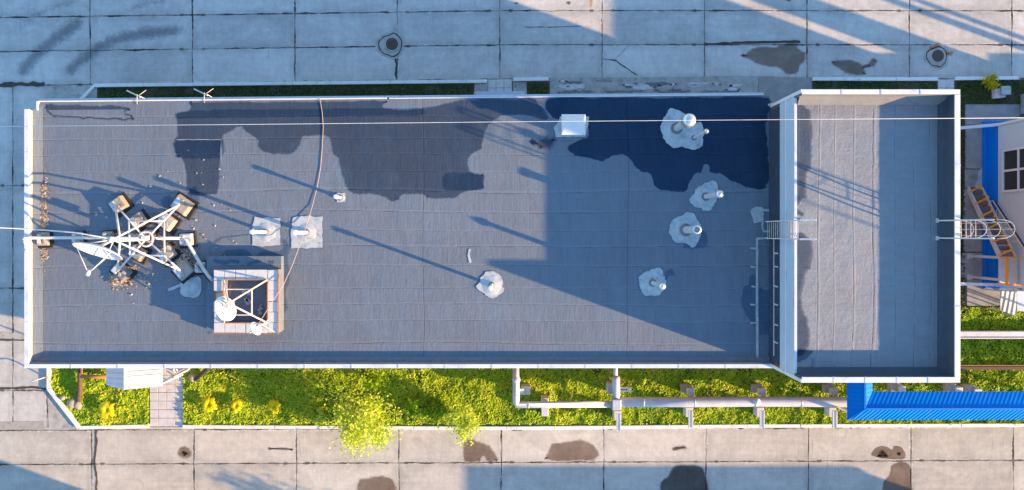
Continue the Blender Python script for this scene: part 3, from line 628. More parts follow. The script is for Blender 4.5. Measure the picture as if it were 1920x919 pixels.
# ------------------------------------------------------------------ vents on the roof
VG = 'vent pipes on the main roof'
def vent(name, px, py, h, r_, label, style, patch, psize=26, mat='white', group=VG, moundr=.38):
    base = P(px, py, ZR); t = thing(name, label, 'vent', (base.x, base.y, ZR), group)
    T = Matrix.Translation(base)
    f = MB(); sc = 1/37.2; seed = px*.13
    zo = .030+.0015*(int(px)%7)
    if patch == 'square':
        q = [(-1, -1), (-.2, -1.03), (1, -.96), (1.02, 0), (.98, 1), (.1, 1.05), (-.9, 1.0), (-1.05, .1)]
        pts_ = [(base.x+a*psize*sc+.0*b_, base.y+b_*psize*sc) for a, b_ in q]; f.sheet(pts_, ZR+zo, 0, .06, 0, 6, False, seed)
    else:
        n_ = 11; pts_ = []
        for i in range(n_):
            a = 2*math.pi*i/n_; k = psize*sc*(1+.20*noise.noise(Vector((math.cos(a)*1.5+px, math.sin(a)*1.5, py)))+ (.28 if i == int(px) % 11 else .2 if i == int(py) % 11 else 0))
            pts_.append((base.x+k*math.cos(a), base.y+k*math.sin(a)))
        f.sheet(pts_, ZR+zo, 0, .11, 0, 6, True, seed)
    m = moundr
    f.lathe([(m*1.35, zo-.004), (m*1.2, zo+.012), (m*.9, .062), (m*.6, .085), (m*.45, .10), (max(r_*1.2, .02), .105)], T, 36, 0, True, .16, seed)
    f.lathe([(r_*1.75, .095), (r_*1.7, .16), (r_*1.1, .19), (r_*.9, .19)], T, 20, 1)
    f.build('flashing', [M_['sealant'], M_['upstand']], t)
    p = MB(); p.lathe([(r_, .0), (r_, h)], T, 16); 
    if style == 'open':
        p.lathe([(r_, h), (r_*.8, h), (r_*.8, h-.2), (0, h-.2)], T, 16)
    else: p.lathe([(r_, h), (0, h)], T, 16)
    p.build('pipe', M_[mat], t)
    c = MB()
    if style == 'dome':
        R_ = r_*1.9
        c.lathe([(r_*1.05, h-.12), (R_, h-.08), (R_, h+.28), (R_*.93, h+.38), (R_*.7, h+.47), (R_*.35, h+.52), (0, h+.53)], T, 20); c.build('cap', M_['alu'], t)
    elif style == 'cone':
        R_ = r_*1.6
        c.lathe([(0, h+.10), (R_, h+.05), (R_, h+.13), (R_*.6, h+.22), (0, h+.30)], T, 16); c.build('cap', M_['alu'], t)
    elif style == 'collar':
        c.lathe([(r_*1.02, h-.25), (r_*1.35, h-.2), (r_*1.35, h+.04), (r_*1.05, h+.05), (0, h+.03)], T, 16); c.build('cap', M_['white'], t)
    elif style == 'open':
        c.lathe([(r_*1.02, h-.10), (r_*1.15, h-.1), (r_*1.15, h+.01), (r_*.8, h+.012)], T, 16); c.build('rim', M_['alu'], t)
    return t
def off(b_, pxdx, pydy): pass
vent('vent_pipe', 500, 435, 2.05, .085, 'white vent pipe standing on the smaller of two square pale patches', 'collar', 'square', 26)
vent('vent_pipe', 576, 436, 2.1, .095, 'white vent pipe on the larger square pale patch under the cable', 'collar', 'square', 29)
vent('vent_pipe', 640, 371, 1.2, .08, 'short white stub pipe on a tiny pale patch beside the cable', 'collar', 'square', 8, moundr=.14)
vent('vent_pipe', 922, 534, 2.2, .085, 'thin vent pipe on a round pale patch alone in the sunlit middle', 'collar', 'round', 23)
vent('vent_pipe', 1268, 241, 2.35, .17, 'thickest vent pipe with a big domed cap near the metal hood', 'dome', 'round', 31, 'steel', moundr=.5)
vent('vent_pipe', 1300, 259, 2.3, .075, 'slim vent pipe sharing the patch of the domed one', 'cone', 'round', 23, 'steel', moundr=.3)
vent('vent_pipe', 1322, 369, 2.4, .12, 'capped vent pipe on the shaded roof below the dark wet area', 'cone', 'round', 26, 'steel')
vent('vent_pipe', 1285, 431, 2.3, .18, 'open topped vent pipe with a wet mark beside it', 'open', 'round', 29, 'steel')
vent('vent_pipe', 1223, 530, 2.3, .11, 'vent pipe on a round patch in the annex shadow near the sunlit edge', 'cone', 'round', 26, 'steel')

# metal hood
c = P(1073, 240, ZR); t = thing('ventilation_hood', 'white hipped sheet metal hood on a pale sealed patch', 'hood', (c.x, c.y, ZR))
f = MB(); f.sheet([P2(*p, ZR) for p in ((1050, 219), (1080, 217), (1105, 219), (1102, 228), (1098, 256), (1060, 258), (1042, 257), (1038, 240), (1048, 228))], ZR+.03, 0, .05, 0, 5, False); f.build('flashing', M_['sealant'], t)
f = MB(); f.box(c.x-.02, c.y, ZR, ZR+1.15, .95, .78); f.build('curb', M_['clad'], t)
f = MB(); x0, x1, y0, y1, z = c.x-.62, c.x+.55, c.y-.50, c.y+.50, ZR+1.15
o = [f.v(q) for q in ((x0, y0, z), (x1, y0, z), (x1, y1, z), (x0, y1, z))]; tp = [f.v(q) for q in ((x0+.25, c.y+.12, z+.5), (x1-.15, c.y+.12, z+.5))]
f.face(o[::-1]); f.face([o[0], o[1], tp[1], tp[0]]); f.face([o[1], o[2], tp[1]]); f.face([o[2], o[3], tp[0], tp[1]]); f.face([o[3], o[0], tp[0]])
f.build('hood_cap', M_['white'], t)

# ------------------------------------------------------------------ ladders
def ladder(name, label, x, yc, w, z0, zr, zt, n, mat, foot=None, hoops=(), over=None):
    t = thing(name, label, 'ladder', (x, yc, z0))
    for s_ in (-1, 1):
        m = MB(); y = yc+s_*w/2
        m.bar((x, y, z0), (x, y, zt), .085, .05)
        m.build('rail', M_['wpaint'], t)
        if over:
            m = MB(); m.bar((x, y, zt), (over, y, zt+.12), .085, .05); m.bar((over, y, zt+.12), (over, y, ZA+.02), .09, .06); m.build('handrail', M_['wpaint'], t)
        if foot:
            m = MB(); m.bar((foot[0], y, foot[1]), (foot[0]+.12, y, foot[1]+1.15), .06); m.bar((foot[0]+.12, y, foot[1]+1.15), (x, y, zt), .06)
            m.box(foot[0], y, foot[1]-.02, foot[1]+.06, .22, .2); m.build('handrail', M_['wpaint'], t)
    for i in range(n):
        m = MB(); z = z0+.25+(zr-z0-.25)*i/(n-1); m.tube([(x, yc-w/2, z), (x, yc+w/2, z)], .017, 6); m.build('rung', M_[mat], t)
    if hoops:
        for z in hoops:
            m = MB(); m.tube([(x+.75*math.sin(math.pi*k/12)**.7, yc-w/2*math.cos(math.pi*k/12), z) for k in range(13)], .013, 6); m.build('hoop', M_['pinkmetal'], t)
        for k in (3, 6, 9):
            m = MB(); xx, yy = x+.75*math.sin(math.pi*k/12)**.7, yc-w/2*math.cos(math.pi*k/12)
            m.tube([(xx, yy, hoops[0]), (xx, yy, hoops[-1])], .011, 6); m.build('cage_bar', M_['wpaint'], t)
    return t
ladder('ladder', 'white steel ladder rising from the main roof to the annex roof', AX0-.24, P(0, 431, 8.5).y, .84, ZR+.15, 10.0, 10.2, 15, 'pinkmetal', over=13.42)
ladder('caged_ladder', 'caged ladder standing outside the annex wall beside the metal staircase', AX1+.32, P(0, 430, 10).y, .80, .4, 10.4, 11.6, 30, 'pinkmetal', (19.62, ZA), [2.8+.9*i for i in range(11)])

# ------------------------------------------------------------------ big dish stand
def blk(px, py, label, sx=.72, sy=.62, h=.42, rot=0, mat='conc_worn', name='concrete_block', z=ZR, group='ballast blocks on the roof'):
    c = P(px, py, z); t = thing(name, label, 'concrete block', (c.x, c.y, z), group)
    m = MB(); m.box(c.x+.03, c.y-.03, z+.002, z+.09, sx*1.5, sy*1.45, rot+.08, 0, None, .92); m.build('tarred_skirt', M_['tar'], t, .03)
    m = MB(); m.box(c.x, c.y, z+.09, z+h, sx*1.12, sy*1.12, rot, 0, None, .86); m.build('body', M_[mat], t, .05)
    q = Matrix.Rotation(rot, 3, 'Z') @ Vector((-sx*.22, 0, 0)); m = MB(); m.box(c.x+q.x, c.y+q.y, z+h+.001, z+h+.05, sx*.34, sy*.72, rot); m.build('plate', M_['clad' if sx > .7 else 'paver'], t, .01)
    for _ in range(2):
        a = random.uniform(0, 6.28); m = MB(); m.box(c.x+.24*math.cos(a)*sx+.08, c.y+.24*math.sin(a)*sy, z+h+.002, z+h+.04+.03*_, .2, .13, a); m.build('rubble', M_['conc'], t, .01)
    return t
Bk = {'nw': (227, 384), 'ne': (345, 385), 'inw': (263, 414), 'ine': (316, 416), 'isw': (262, 474), 'ise': (316, 476), 'se': (347, 506), 'sw': (231, 508)}
blk(*Bk['nw'], 'tan block under the strut foot nearest the two long pipe shadows', rot=.6)
blk(*Bk['ne'], 'tan block under the strut foot touching the dark membrane column', .85, .72, rot=-.62)
blk(*Bk['inw'], 'block below the strut beside the bare concrete shadow patch, up left of the hub', .7, .6, rot=.62)
blk(*Bk['ine'], 'inner block up right of the hub next to the darkest ballast', .75, .65, rot=-.65, mat='conc')
blk(*Bk['isw'], 'inner block down left of the hub beside the leaf pile', .68, .6, rot=-.55)
blk(*Bk['ise'], 'inner block down right of the hub littered with dry leaves', .75, .6, rot=.65, mat='conc')
blk(*Bk['se'], 'large block half buried in dry leaves beside the conduit', .8, .7, .38, rot=.7, mat='conc')
blk(*Bk['sw'], 'dark block next to the biggest leaf pile below the dish', .85, .62, .36, rot=-.7, mat='upstand')
blk(85, 448, 'rusty tan block carrying the conduit next to the white roof edge', .55, .62, .28)
blk(149, 446, 'grey block carrying the conduit beside the dish rim', .5, .55, .28, mat='conc')
blk(206, 446, 'block carrying the conduit right beside the dish mount', .5, .6, .28)
blk(352, 449, 'pale block where the conduit bends towards the mast base', .62, .55, .3, .05, 'paver')
blk(378, 501, 'pale square block under the conduit beside the mast base', .5, .5, .28, .0, 'paver')
blk(284, 437, 'small grey block hard against the hub', .5, .3, .3, 0, 'conc')

t = thing('dish_stand', 'white tubular frame with crossing struts carrying the large dish', 'antenna stand', (P(284, 448, ZR).x, P(284, 448, ZR).y, ZR))
hub = P(286, 448, ZR); zf = ZR+.55
def node(k, z=zf): q = P(*Bk[k], ZR); return Vector((q.x, q.y, z))
def strut(a, b_, r_=.05, name='strut'):
    m = MB(); m.tube([a, b_], r_, 8); m.build(name, M_['wpaint'], t)
top = Vector((hub.x, hub.y, 9.6))
for k in ('nw', 'ne', 'se', 'sw'):
    strut(node(k), Vector((hub.x, hub.y, zf+.1)), .05, 'beam')
inn = {k: Vector((hub.x+(node(k).x-hub.x)*.55, hub.y+(node(k).y-hub.y)*.52, zf+.06)) for k in ('nw', 'ne', 'se', 'sw')}
for a, b_ in (('nw', 'ne'), ('ne', 'se'), ('se', 'sw'), ('sw', 'nw')): strut(inn[a], inn[b_], .042, 'brace')
for k, f_ in (('ne', .96), ('se', .96), ('nw', .80), ('sw', .80)): strut(node(k), Vector((hub.x, hub.y, ZR+(9.6-ZR)*f_)), .05)
m = MB(); m.tube([(hub.x, hub.y, zf-.3), (hub.x, hub.y, 9.6)], .10, 14); m.build('post', M_['wpaint'], t)
m = MB(); m.tube([(hub.x+.36*math.cos(a), hub.y+.36*math.sin(a), zf+.12) for a in [2*math.pi*i/20 for i in range(20)]], .05, 8, 0, True); m.build('hub_ring', M_['wpaint'], t)
m = MB(); m.lathe([(.11, 0), (.14, .02), (.14, .1), (0, .12)], Matrix.Translation((hub.x, hub.y, 9.58)), 14); m.build('post_cap', M_['clad'], t)
m = MB(); m.lathe([(.24, 0), (.24, .06), (0, .07)], Matrix.Translation((hub.x, hub.y, zf+.0)), 16); m.build('hub_plate', M_['rusty'], t)

def dish(name, label, c, axis, rad, depth, focal, mount, cat='dish antenna', spokes=3, rear='wpaint', lnb=.09, group=None):
    t = thing(name, label, cat, c, group); ax = Vector(axis).normalized()
    q = ax.to_track_quat('Z', 'Y').to_matrix().to_4x4(); T = Matrix.Translation(c) @ q
    m = MB(); n_ = 7
    prof = [(rad*i/n_, depth*(i/n_)**2) for i in range(n_+1)]
    m.lathe(prof, T, 36); m.lathe([(a, z-.03) for a, z in prof[::-1]], T, 36); m.lathe([(rad, depth-.03), (rad+.02, depth), (rad, depth+.012)], T, 36)
    m.build('reflector', M_['white'], t)
    m = MB()
    for k in range(8):
        a = 2*math.pi*k/8+.2
        m.tube([T @ Vector((rad*s_*math.cos(a), rad*s_*math.sin(a), depth*s_*s_+.005)) for s_ in (.12, .4, .7, .98)], .012+.012*(rad > .8), 5)
    m.tube([T @ Vector((rad*.5*math.cos(x_*.4), rad*.5*math.sin(x_*.4), depth*.25+.005)) for x_ in range(17)], .014, 5)
    m.build('panel_seam', M_['steel'], t)
    fp = T @ Vector((0, 0, focal))
    for k in range(spokes):
        a = 2*math.pi*k/spokes+.5; m = MB(); m.tube([T @ Vector((rad*.92*math.cos(a), rad*.92*math.sin(a), depth*.85)), fp], .018 if rad > .8 else .012, 6); m.build('feed_arm', M_['wpaint'], t)
    m = MB(); m.lathe([(0, -.16), (lnb*.7, -.16), (lnb, -.02), (lnb*.8, .12), (0, .14)], Matrix.Translation(fp) @ q, 12); m.build('feed', M_['white'], t)
    m = MB(); bk = T @ Vector((0, 0, -.05)); m.tube([bk, bk.lerp(Vector(mount), .5), mount], .06 if rad > .8 else .03, 8)
    for k in range(3):
        a = 2*math.pi*k/3; m.tube([T @ Vector((rad*.45*math.cos(a), rad*.45*math.sin(a), depth*.2-.04)), mount], .025 if rad > .8 else .014, 6)
    m.build('mount', M_['wpaint'], t)
    return t
dc = P(187, 463, 9.35)
dish('dish_antenna', 'large white dish on the tubular stand with feed on three arms', dc, (-.2, -.93, .36), 1.04, .24, 1.28, top-Vector((0, 0, .25)))

# conduit from the roof edge along the blocks to the mast base
t = thing('cable_conduit', 'long pale conduit laid on blocks past the dish and bent to the mast base', 'conduit', (P(200, 446, 6.2).x, P(200, 446, 6.2).y, 6.2))
zc = ZR+.36
m = MB(); m.tube([P(44, 450, 6.75), P(46, 447, 6.7), P(60, 446, zc+.2), P(78, 446, zc), P(200, 446, zc), P(346, 447, zc)], .075, 8); m.build('straight_pipe', M_['wpaint'], t)
m = MB(); m.tube([P(340, 447, zc+.02), P(349, 450, zc+.02), P(382, 505, zc+.02), P(390, 516, zc+.08), P(398, 525, 6.7)], .085, 8); m.build('bent_pipe', M_['wpaint'], t)
m = MB(); m.tube([P(44, 452, 6.75), P(48, 460, 6.7), P(50, 470, 6.6)], .04, 8); m.lathe([(0, -.1), (.1, -.08), (.1, .08), (0, .1)], Matrix.Translation(P(50, 470, 6.6)), 10); m.build('end_fitting', M_['white'], t)

for k, (pp, lab, mt_) in enumerate((([(206, 452), (222, 470), (240, 462), (262, 458), (284, 452)], 'loose pale cable hanging in the dish frame', 'cable'), ([(150, 450), (165, 458), (182, 452), (200, 456)], 'dark loose cable under the dish rim', 'dark'), ([(300, 452), (322, 462), (345, 470), (372, 500), (392, 528)], 'dark cable drooping beside the bent conduit', 'dark'))):
    m = MB(); m.tube([P(x_, y_, ZR+.5+.25*math.sin(i*1.9+k)) for i, (x_, y_) in enumerate(pp)], .022, 6); tag(m.build('loose_cable', M_[mt_]), lab, 'cable')
jb = P(272, 446, 7.2); tt = thing('junction_box', 'small grey box clamped to the dish post', 'junction box', jb)
m = MB(); m.box(jb.x, jb.y, 7.0, 7.35, .26, .2); m.build('case', M_['steel'], tt, .01); m = MB(); m.box(jb.x, jb.y-.105, 7.03, 7.32, .22, .02); m.build('lid', M_['clad'], tt)
# sealed lump next to the stand
f = MB(); f.sheet([P2(*p, ZR) for p in ((338, 548), (345, 530), (360, 522), (376, 520), (378, 540), (370, 556), (350, 556))], ZR+.03, 0, .06, 0, 5); f.lathe([(.5, .028), (.42, .06), (.25, .09), (0, .10)], Matrix.Translation(P(357, 536, ZR)), 14, 0, True, .3, 4)
f.ribbon([P2(p[0], p[1], ZR) for p in ((316, 544), (326, 540), (345, 532))], .16, ZR+.032, 0, .05)
tag(f.build('sealant_patch', M_['sealant']), 'lumpy pale sealant patch between dish stand and mast base', 'sealant patch')

# ------------------------------------------------------------------ ballasted mast base with lattice and dishes
x0, x1 = P(398, 0, 7.0).x, P(521, 0, 7.0).x; y1, y0 = P(0, 505, 7.0).y, P(0, 626, 7.0).y
t = thing('mast_base', 'square mast base ringed with pale pavers and rusty angle iron', 'mast base', ((x0+x1)/2, (y0+y1)/2, ZR))
zt = 6.92
m = MB(); a0, a1, b0, b1 = P(393, 0, ZR).x, P(533, 0, ZR).x, P(0, 628, ZR).y, P(0, 480, ZR).y
m.prism([(a0+.02, b0+.25), (a1-.02, b0+.25), (a1-.02, b1), (a0+.02, b1)], ZR+.003, ZR+.42, 0)
for q in ([(.35, .2), (.5, .12), (1.0, .16), (1.3, .1), (1.65, .18), (1.6, .36), (1.25, .34), (.95, .42), (.5, .36)], [(2.0, .3), (2.3, .15), (2.75, .12), (2.7, .32), (2.4, .44), (2.05, .46)], [(3.0, .2), (3.4, .2), (3.3, .5), (3.1, .45)]):
    m.sheet([(a0+x_, b1-y_) for x_, y_ in q], ZR+.425, 1, .07, .08, 5)
m.build('plinth', [M_['roof'], M_['damp2_shade']], t, .02)
m = MB(); rw = .50; z_ = zt-.09
for q in ([(x0+.02, y0+.02), (x1-.02, y0+.02), (x1-.02, y0+rw), (x0+.02, y0+rw)], [(x0+.02, y1-rw), (x1-.02, y1-rw), (x1-.02, y1-.02), (x0+.02, y1-.02)],
          [(x0+.02, y0+rw+.003), (x0+rw, y0+rw+.003), (x0+rw, y1-rw-.003), (x0+.02, y1-rw-.003)], [(x1-rw, y0+rw+.003), (x1-.02, y0+rw+.003), (x1-.02, y1-rw-.003), (x1-rw, y1-rw-.003)]): m.prism(q, ZR+.424, z_-.03)
m.build('ring_wall', M_['upstand'], t)
m = MB(); n_ = 6; w = (x1-x0-.04)/n_; h = (y1-y0-.04)/n_
for i in range(n_):
    for j in range(n_):
        if 0 < i < n_-1 and 0 < j < n_-1: continue
        if i == 0 and j in (3,): 
            continue
        m.box(x0+.02+w*(i+.5)+random.uniform(-.01, .01), y0+.02+h*(j+.5)+random.uniform(-.01, .01), z_-.025, z_+.05+random.uniform(-.012, .012), w-.02, h-.02, random.uniform(-.02, .02))
m.build('paver_ring', M_['paver'], t, .01)
m = MB()
for (p, q) in (((x1, y0, zt), (x1, y1, zt)), ((x0+w, y1-h, zt+.03), (x1-w, y1-h, zt+.03)), ((x0+w, y0+h, zt+.03), (x0+w, y1-h, zt+.03)), ((x1-w, y0+h, zt), (x1-w, y1-h, zt)), ((x0+w, y0+h, zt), (x1-w, y0+h, zt)), ((x0, y0-.01, zt-.05), (x1, y0-.01, zt-.05))):
    m.bar(p, q, .045, .05)
m.build('angle_frame', M_['rusty'], t)
m = MB(); ix0, ix1, iy0, iy1 = x0+w, x1-w, y0+h, y1-h
m.prism([(ix0+.03, iy0+.03), (ix1-.03, iy0+.03), (ix1-.03, iy1-.03), (ix0+.03, iy1-.03)], ZR+.425, ZR+.44, 0)
for k in range(7): m.box(random.uniform(ix0+.3, ix1-.3), random.uniform(iy0+.3, iy1-.3), ZR+.441, ZR+.5, random.uniform(.1, .4), random.uniform(.05, .2), random.uniform(0, 3), 1)
m.build('pit_floor', [M_['upstand'], M_['conc']], t)
mcx, mcy = (ix0+ix1)/2-.05, (iy0+iy1)/2+.1; mt = Vector((mcx, mcy, 8.9))
cs = [Vector((ix0, iy0, zt)), Vector((ix1, iy0, zt)), Vector((ix1, iy1, zt)), Vector((ix0, iy1, zt))]
for c in cs:
    m = MB(); m.bar(c, mt+(c-mt)*.06, .06, .06); m.build('lattice_leg', M_['pinkmetal'], t)
mid = [c.lerp(mt, .42) for c in cs]
for i in range(4):
    m = MB(); m.bar(mid[i], mid[(i+1) % 4], .05, .05); m.build('lattice_brace', M_['pinkmetal'], t)
m = MB(); m.tube([(mcx, mcy, 8.3), (mcx, mcy, 9.2)], .05, 10); m.build('mast_tube', M_['wpaint'], t)
dish('dish_antenna', 'medium bright white dish on the lattice of the paver ringed base', P(426, 577, 8.35), (-.80, -.36, -.40), .60, .13, .60, (mcx, mcy, 8.5), 'dish antenna', 1, lnb=.07)
sc_ = P(481, 615, 7.9); post = P(500, 606, 6.95)
dish('dish_antenna', 'smallest white dish above the lower corner of the paver ring', sc_, (-.80, -.50, -.30), .33, .06, .38, (post.x, post.y, 7.75), 'dish antenna', 1, lnb=.05)
t = thing('antenna_mast', 'thin forked white mast holding the smallest dish on the pavers', 'antenna mast', (post.x, post.y, 6.95))
m = MB(); m.tube([post, (post.x, post.y, 8.0)], .025, 8); m.build('pole', M_['wpaint'], t)
for q in (P(510, 594, 7.0), P(514, 622, 7.0)):
    m = MB(); m.tube([q, (post.x, post.y, 7.6)], .02, 6); m.build('stay', M_['wpaint'], t)

# dry leaf piles
def cards(name, pos, size, mat, tilt=1.0, aspect=1.8, up=None, parent=None):
    n_ = len(pos); pos = np.asarray(pos, float); sz = np.asarray(size, float).reshape(-1, 1)*np.ones((n_, 1))
    nr = RNG.normal(size=(n_, 3))*tilt; nr[:, 2] = np.abs(nr[:, 2])+.7
    if up is not None: nr += np.asarray(up)
    nr /= np.linalg.norm(nr, axis=1, keepdims=True)
    ra = RNG.normal(size=(n_, 3)); u = np.cross(nr, ra); u /= np.linalg.norm(u, axis=1, keepdims=True); v = np.cross(nr, u)
    a, c = u*sz*.5*aspect**.5, v*sz*.5/aspect**.5
    V = np.stack([pos-a, pos-c*1.0-a*.1, pos+a, pos+c*1.0-a*.1], 1).reshape(-1, 3)
    me = bpy.data.meshes.new(name); me.vertices.add(4*n_); me.vertices.foreach_set('co', V.ravel().astype(np.float32))
    me.loops.add(4*n_); me.loops.foreach_set('vertex_index', np.arange(4*n_, dtype=np.int32))
    me.polygons.add(n_); me.polygons.foreach_set('loop_start', np.arange(0, 4*n_, 4, dtype=np.int32)); me.polygons.foreach_set('loop_total', np.full(n_, 4, np.int32))
    me.update(calc_edges=True); me.validate(); me.materials.append(mat)
    o = bpy.data.objects.new(name, me); COL.objects.link(o)
    if parent is not None: o.parent = parent; o.matrix_parent_inverse = Matrix.Translation(-parent.location)
    return o
L = []
def pile(px, py, rx, ry, n_, hh):
    c = P(px, py, ZR)
    for _ in range(n_):
        x, y = random.gauss(0, .45), random.gauss(0, .45); k = max(0, 1-x*x-y*y)
        L.append((c.x+x*rx/37.2, c.y+y*ry/37.2, ZR+.03+hh*k*random.random()))
pile(228, 524, 26, 15, 420, .25); pile(245, 504, 12, 8, 60, .1); pile(350, 493, 18, 18, 300, .5); pile(318, 468, 16, 14, 150, .45)
for i in range(420): L.append((P(random.gauss(84, 3.2), 0, ZR).x, P(0, random.choice([350, 362, 385, 392, 410, 424, 470, 478])+random.gauss(0, 6), ZR).y, ZR+.05))
for i in range(70): L.append((P(random.uniform(70, 92), 0, ZR).x, P(0, random.uniform(320, 510), ZR).y, ZR+.04))
for i in range(120): L.append((P(random.gauss(340, 60), 0, ZR).x, P(0, random.gauss(430, 60), ZR).y, ZR+.035))
for i in range(60): L.append((P(random.gauss(265, 30), 0, ZR).x, P(0, random.gauss(520, 16), ZR).y, ZR+.035))
o = cards('dry_leaves', L, RNG.uniform(.05, .12, len(L)), M_['litter'], .35)
tag(o, 'dry tan leaf litter blown against blocks and roof edge', 'leaf litter', kind='stuff')

# ------------------------------------------------------------------ wires and cables
def wire(name, label, pts, r_, mat, cat):
    m = MB(); m.tube(pts, r_, 6); return tag(m.build(name, M_[mat]), label, cat)
wire('overhead_wire', 'thin straight overhead wire crossing the whole roof from side to side', [P(-200, 239, 11.5), P(500, 233, 11.2), P(1000, 228, 11.2), P(1500, 224, 11.4), P(2200, 219, 12.0)], .011, 'wire', 'wire')
wire('aerial_cable', 'white cable coming in from the left edge to the dish post', [P(-160, 420, 8.6), P(-40, 425, 8.3), P(60, 430, 8.1), P(140, 436, 8.2), P(205, 447, 9.0)], .032, 'wire', 'cable')
pts = [P(599, 182, 6.0), P(601, 192, ZR+.04), P(604, 210, ZR+.03), P(606, 238, ZR+.03), P(604, 280, ZR+.03), P(601, 315, ZR+.03), P(595, 350, ZR+.04), P(586, 385, ZR+.06), P(574, 425, ZR+.22), P(562, 460, ZR+.5), P(547, 500, 6.95), P(531, 535, 7.1), P(505, 575, 7.4), P(483, 610, 7.75)]
wire('coaxial_cable', 'tan cable running down the roof from the upper edge to the small antenna', pts, .015, 'cable', 'cable')

for k, (px, lab) in enumerate(((258, 'primed metal bracket arm on the upper wall nearer the roof corner'), (384, 'primed metal bracket arm on the upper wall farther from the roof corner'))):
    zb = 5.5; t = thing('wall_bracket', lab, 'bracket', P(px, 178, zb), 'brackets along the upper wall')
    m = MB(); m.bar(P(px-20, 170-k*3, zb+.5), P(px+5, 182-k*3, zb+.7), .065, .05); m.build('lamp_arm', M_['pinkmetal'], t)
    m = MB(); m.tube([P(px+2, 179-k*3, zb+.72), P(px+16, 169-k*3, zb+.5)], .014, 6); m.build('side_rod', M_['pinkmetal'], t)
    m = MB(); m.tube([P(px-1, 177-k*3, zb+.72), P(px-1, 196-k*3, ZR+.02)], .016, 6); m.build('stay_rod', M_['pinkmetal'], t)
    m = MB(); m.tube([P(px+4, 180-k*3, zb+.72), P(px+13, 185-k*3, ZR+.01)], .02, 6); m.build('foot_rod', M_['clad'], t)

# ------------------------------------------------------------------ manholes
for px, py, lab in ((735, 83, 'round iron manhole cover in broken mortar on the bluish shaded road'), (1758, 105, 'rusty round manhole cover in the road near the sunlit patch')):
    c = P(px, py); t = thing('manhole', lab, 'manhole', (c.x, c.y, 0), 'manholes in the road'); T = Matrix.Translation((c.x, c.y, .015))
    m = MB(); m.lathe([(.44, 0), (.44, .02), (.36, .022), (.36, .005)], T, 28); m.build('rim', M_['rough_conc'], t)
    m = MB(); m.lathe([(.355, 0), (.355, .018), (.33, .022), (0, .022)], T, 28)
    for i in range(-3, 4):
        for j in range(-3, 4):
            if i*i+j*j < 9: m.box(c.x+i*.09, c.y+j*.09, .035, .045, .05, .05)
    m.build('cover', M_['iron'], t)

# ------------------------------------------------------------------ porch and handrail below the main building
zr = 3.0
rx = [P2(199, 688, zr)[0], P2(232, 0, zr)[0], P2(304, 0, zr)[0]]
c = P(250, 700, 0); t = thing('porch', 'white gabled sheet metal porch over the paved path', 'porch', (c.x, c.y, 0))
y_in = -6.65
fr = [P(199, 722, 2.7), P(232, 731, 3.15), P(304, 724, 2.7)]
m = MB(); a = [m.v((fr[0].x, y_in, 2.7)), m.v(fr[0]), m.v(fr[1]), m.v((fr[1].x, y_in, 3.15))]; m.face(a)
a2 = [m.v((fr[0].x, y_in, 2.66)), m.v(fr[0]-Vector((0, 0, .04))), m.v(fr[1]-Vector((0, 0, .04))), m.v((fr[1].x, y_in, 3.11))]; m.face(a2[::-1]); m.face([a[1], a2[1], a2[2], a[2]])
m.build('roof_slope', M_['wrib'], t)
m = MB(); a = [m.v((fr[1].x+.003, y_in, 3.15)), m.v(fr[1]+Vector((.003, 0, 0))), m.v(fr[2]), m.v((fr[2].x, y_in, 2.7))]; m.face(a)
a2 = [m.v((fr[1].x+.003, y_in, 3.11)), m.v(fr[1]+Vector((.003, 0, -.04))), m.v(fr[2]-Vector((0, 0, .04))), m.v((fr[2].x, y_in, 2.66))]; m.face(a2[::-1]); m.face([a[1], a2[1], a2[2], a[2]]); m.face([a[2], a2[2], a2[3], a[3]])
m.build('roof_slope', M_['white'], t)
for k in range(5):
    y = y_in-.10-k*.26; m = MB(); m.bar((fr[1].x+.22, y-.03, 3.15-.22*.45/(fr[2].x-fr[1].x)+.016), (fr[2].x-.02, y+.03, 2.725), .035, .02); m.build('batten', M_['steel'], t)
for q in (fr[0], fr[2]):
    m = MB(); m.bar((q.x+.05*(1 if q is fr[0] else -1), q.y+.12, 0), (q.x+.05*(1 if q is fr[0] else -1), q.y+.12, 2.64), .07); m.build('post', M_['white'], t)
m = MB(); m.bar(fr[1]-Vector((0, -.05, .1)), (fr[1].x, y_in, 3.05), .05); m.build('ridge_beam', M_['white'], t)
t = thing('handrail', 'slanting white handrail frame beside the porch over the path', 'handrail', (P(330, 700).x, P(330, 700).y, 0))
m = MB(); m.tube([P(306, 715, 1.0), P(352, 693, 1.25), P(356, 690, .9)], .05, 8); m.build('top_rail', M_['white'], t)
m = MB()
for p, q in (((322, 690, 1.1), (330, 700, .5)), ((330, 690, 1.1), (335, 702, .3)), ((328, 700, .5), (348, 690, 1.1)), ((331, 704, .2), (335, 711, 0)), ((350, 693, 1.2), (357, 692, 0)), ((310, 713, 1.0), (311, 711, 0))):
    m.tube([P(*p), P(*q)], .03, 6)
m.build('frame', M_['white'], t)
t = thing('barrier_rod', 'thin pale barrier rod with a red tip leaning out from the white kerb', 'rod', P(87, 708))
m = MB(); m.tube([P(55, 717, .9), P(83, 708, .75)], .03, 6); m.build('rod', M_['white'], t)
m = MB(); m.tube([P(83, 708, .75), P(87, 707, .6), P(88, 709, 0)], .045, 8); m.build('post', M_['rusty'], t)
t = thing('brown_pipe', 'brown branching pipe crossing the lawn beside the porch', 'pipe', P(150, 710))
m = MB(); m.tube([P(150, 660, .35), P(150, 735, .32), P(147, 752, .1)], .13, 10); m.build('main_pipe', M_['brown'], t)
m = MB(); m.tube([P(150, 706, .35), P(205, 707, .35)], .10, 10); m.tube([P(154, 660, .5), P(154, 702, .5)], .03, 6); m.build('branch_pipe', M_['rusty'], t)
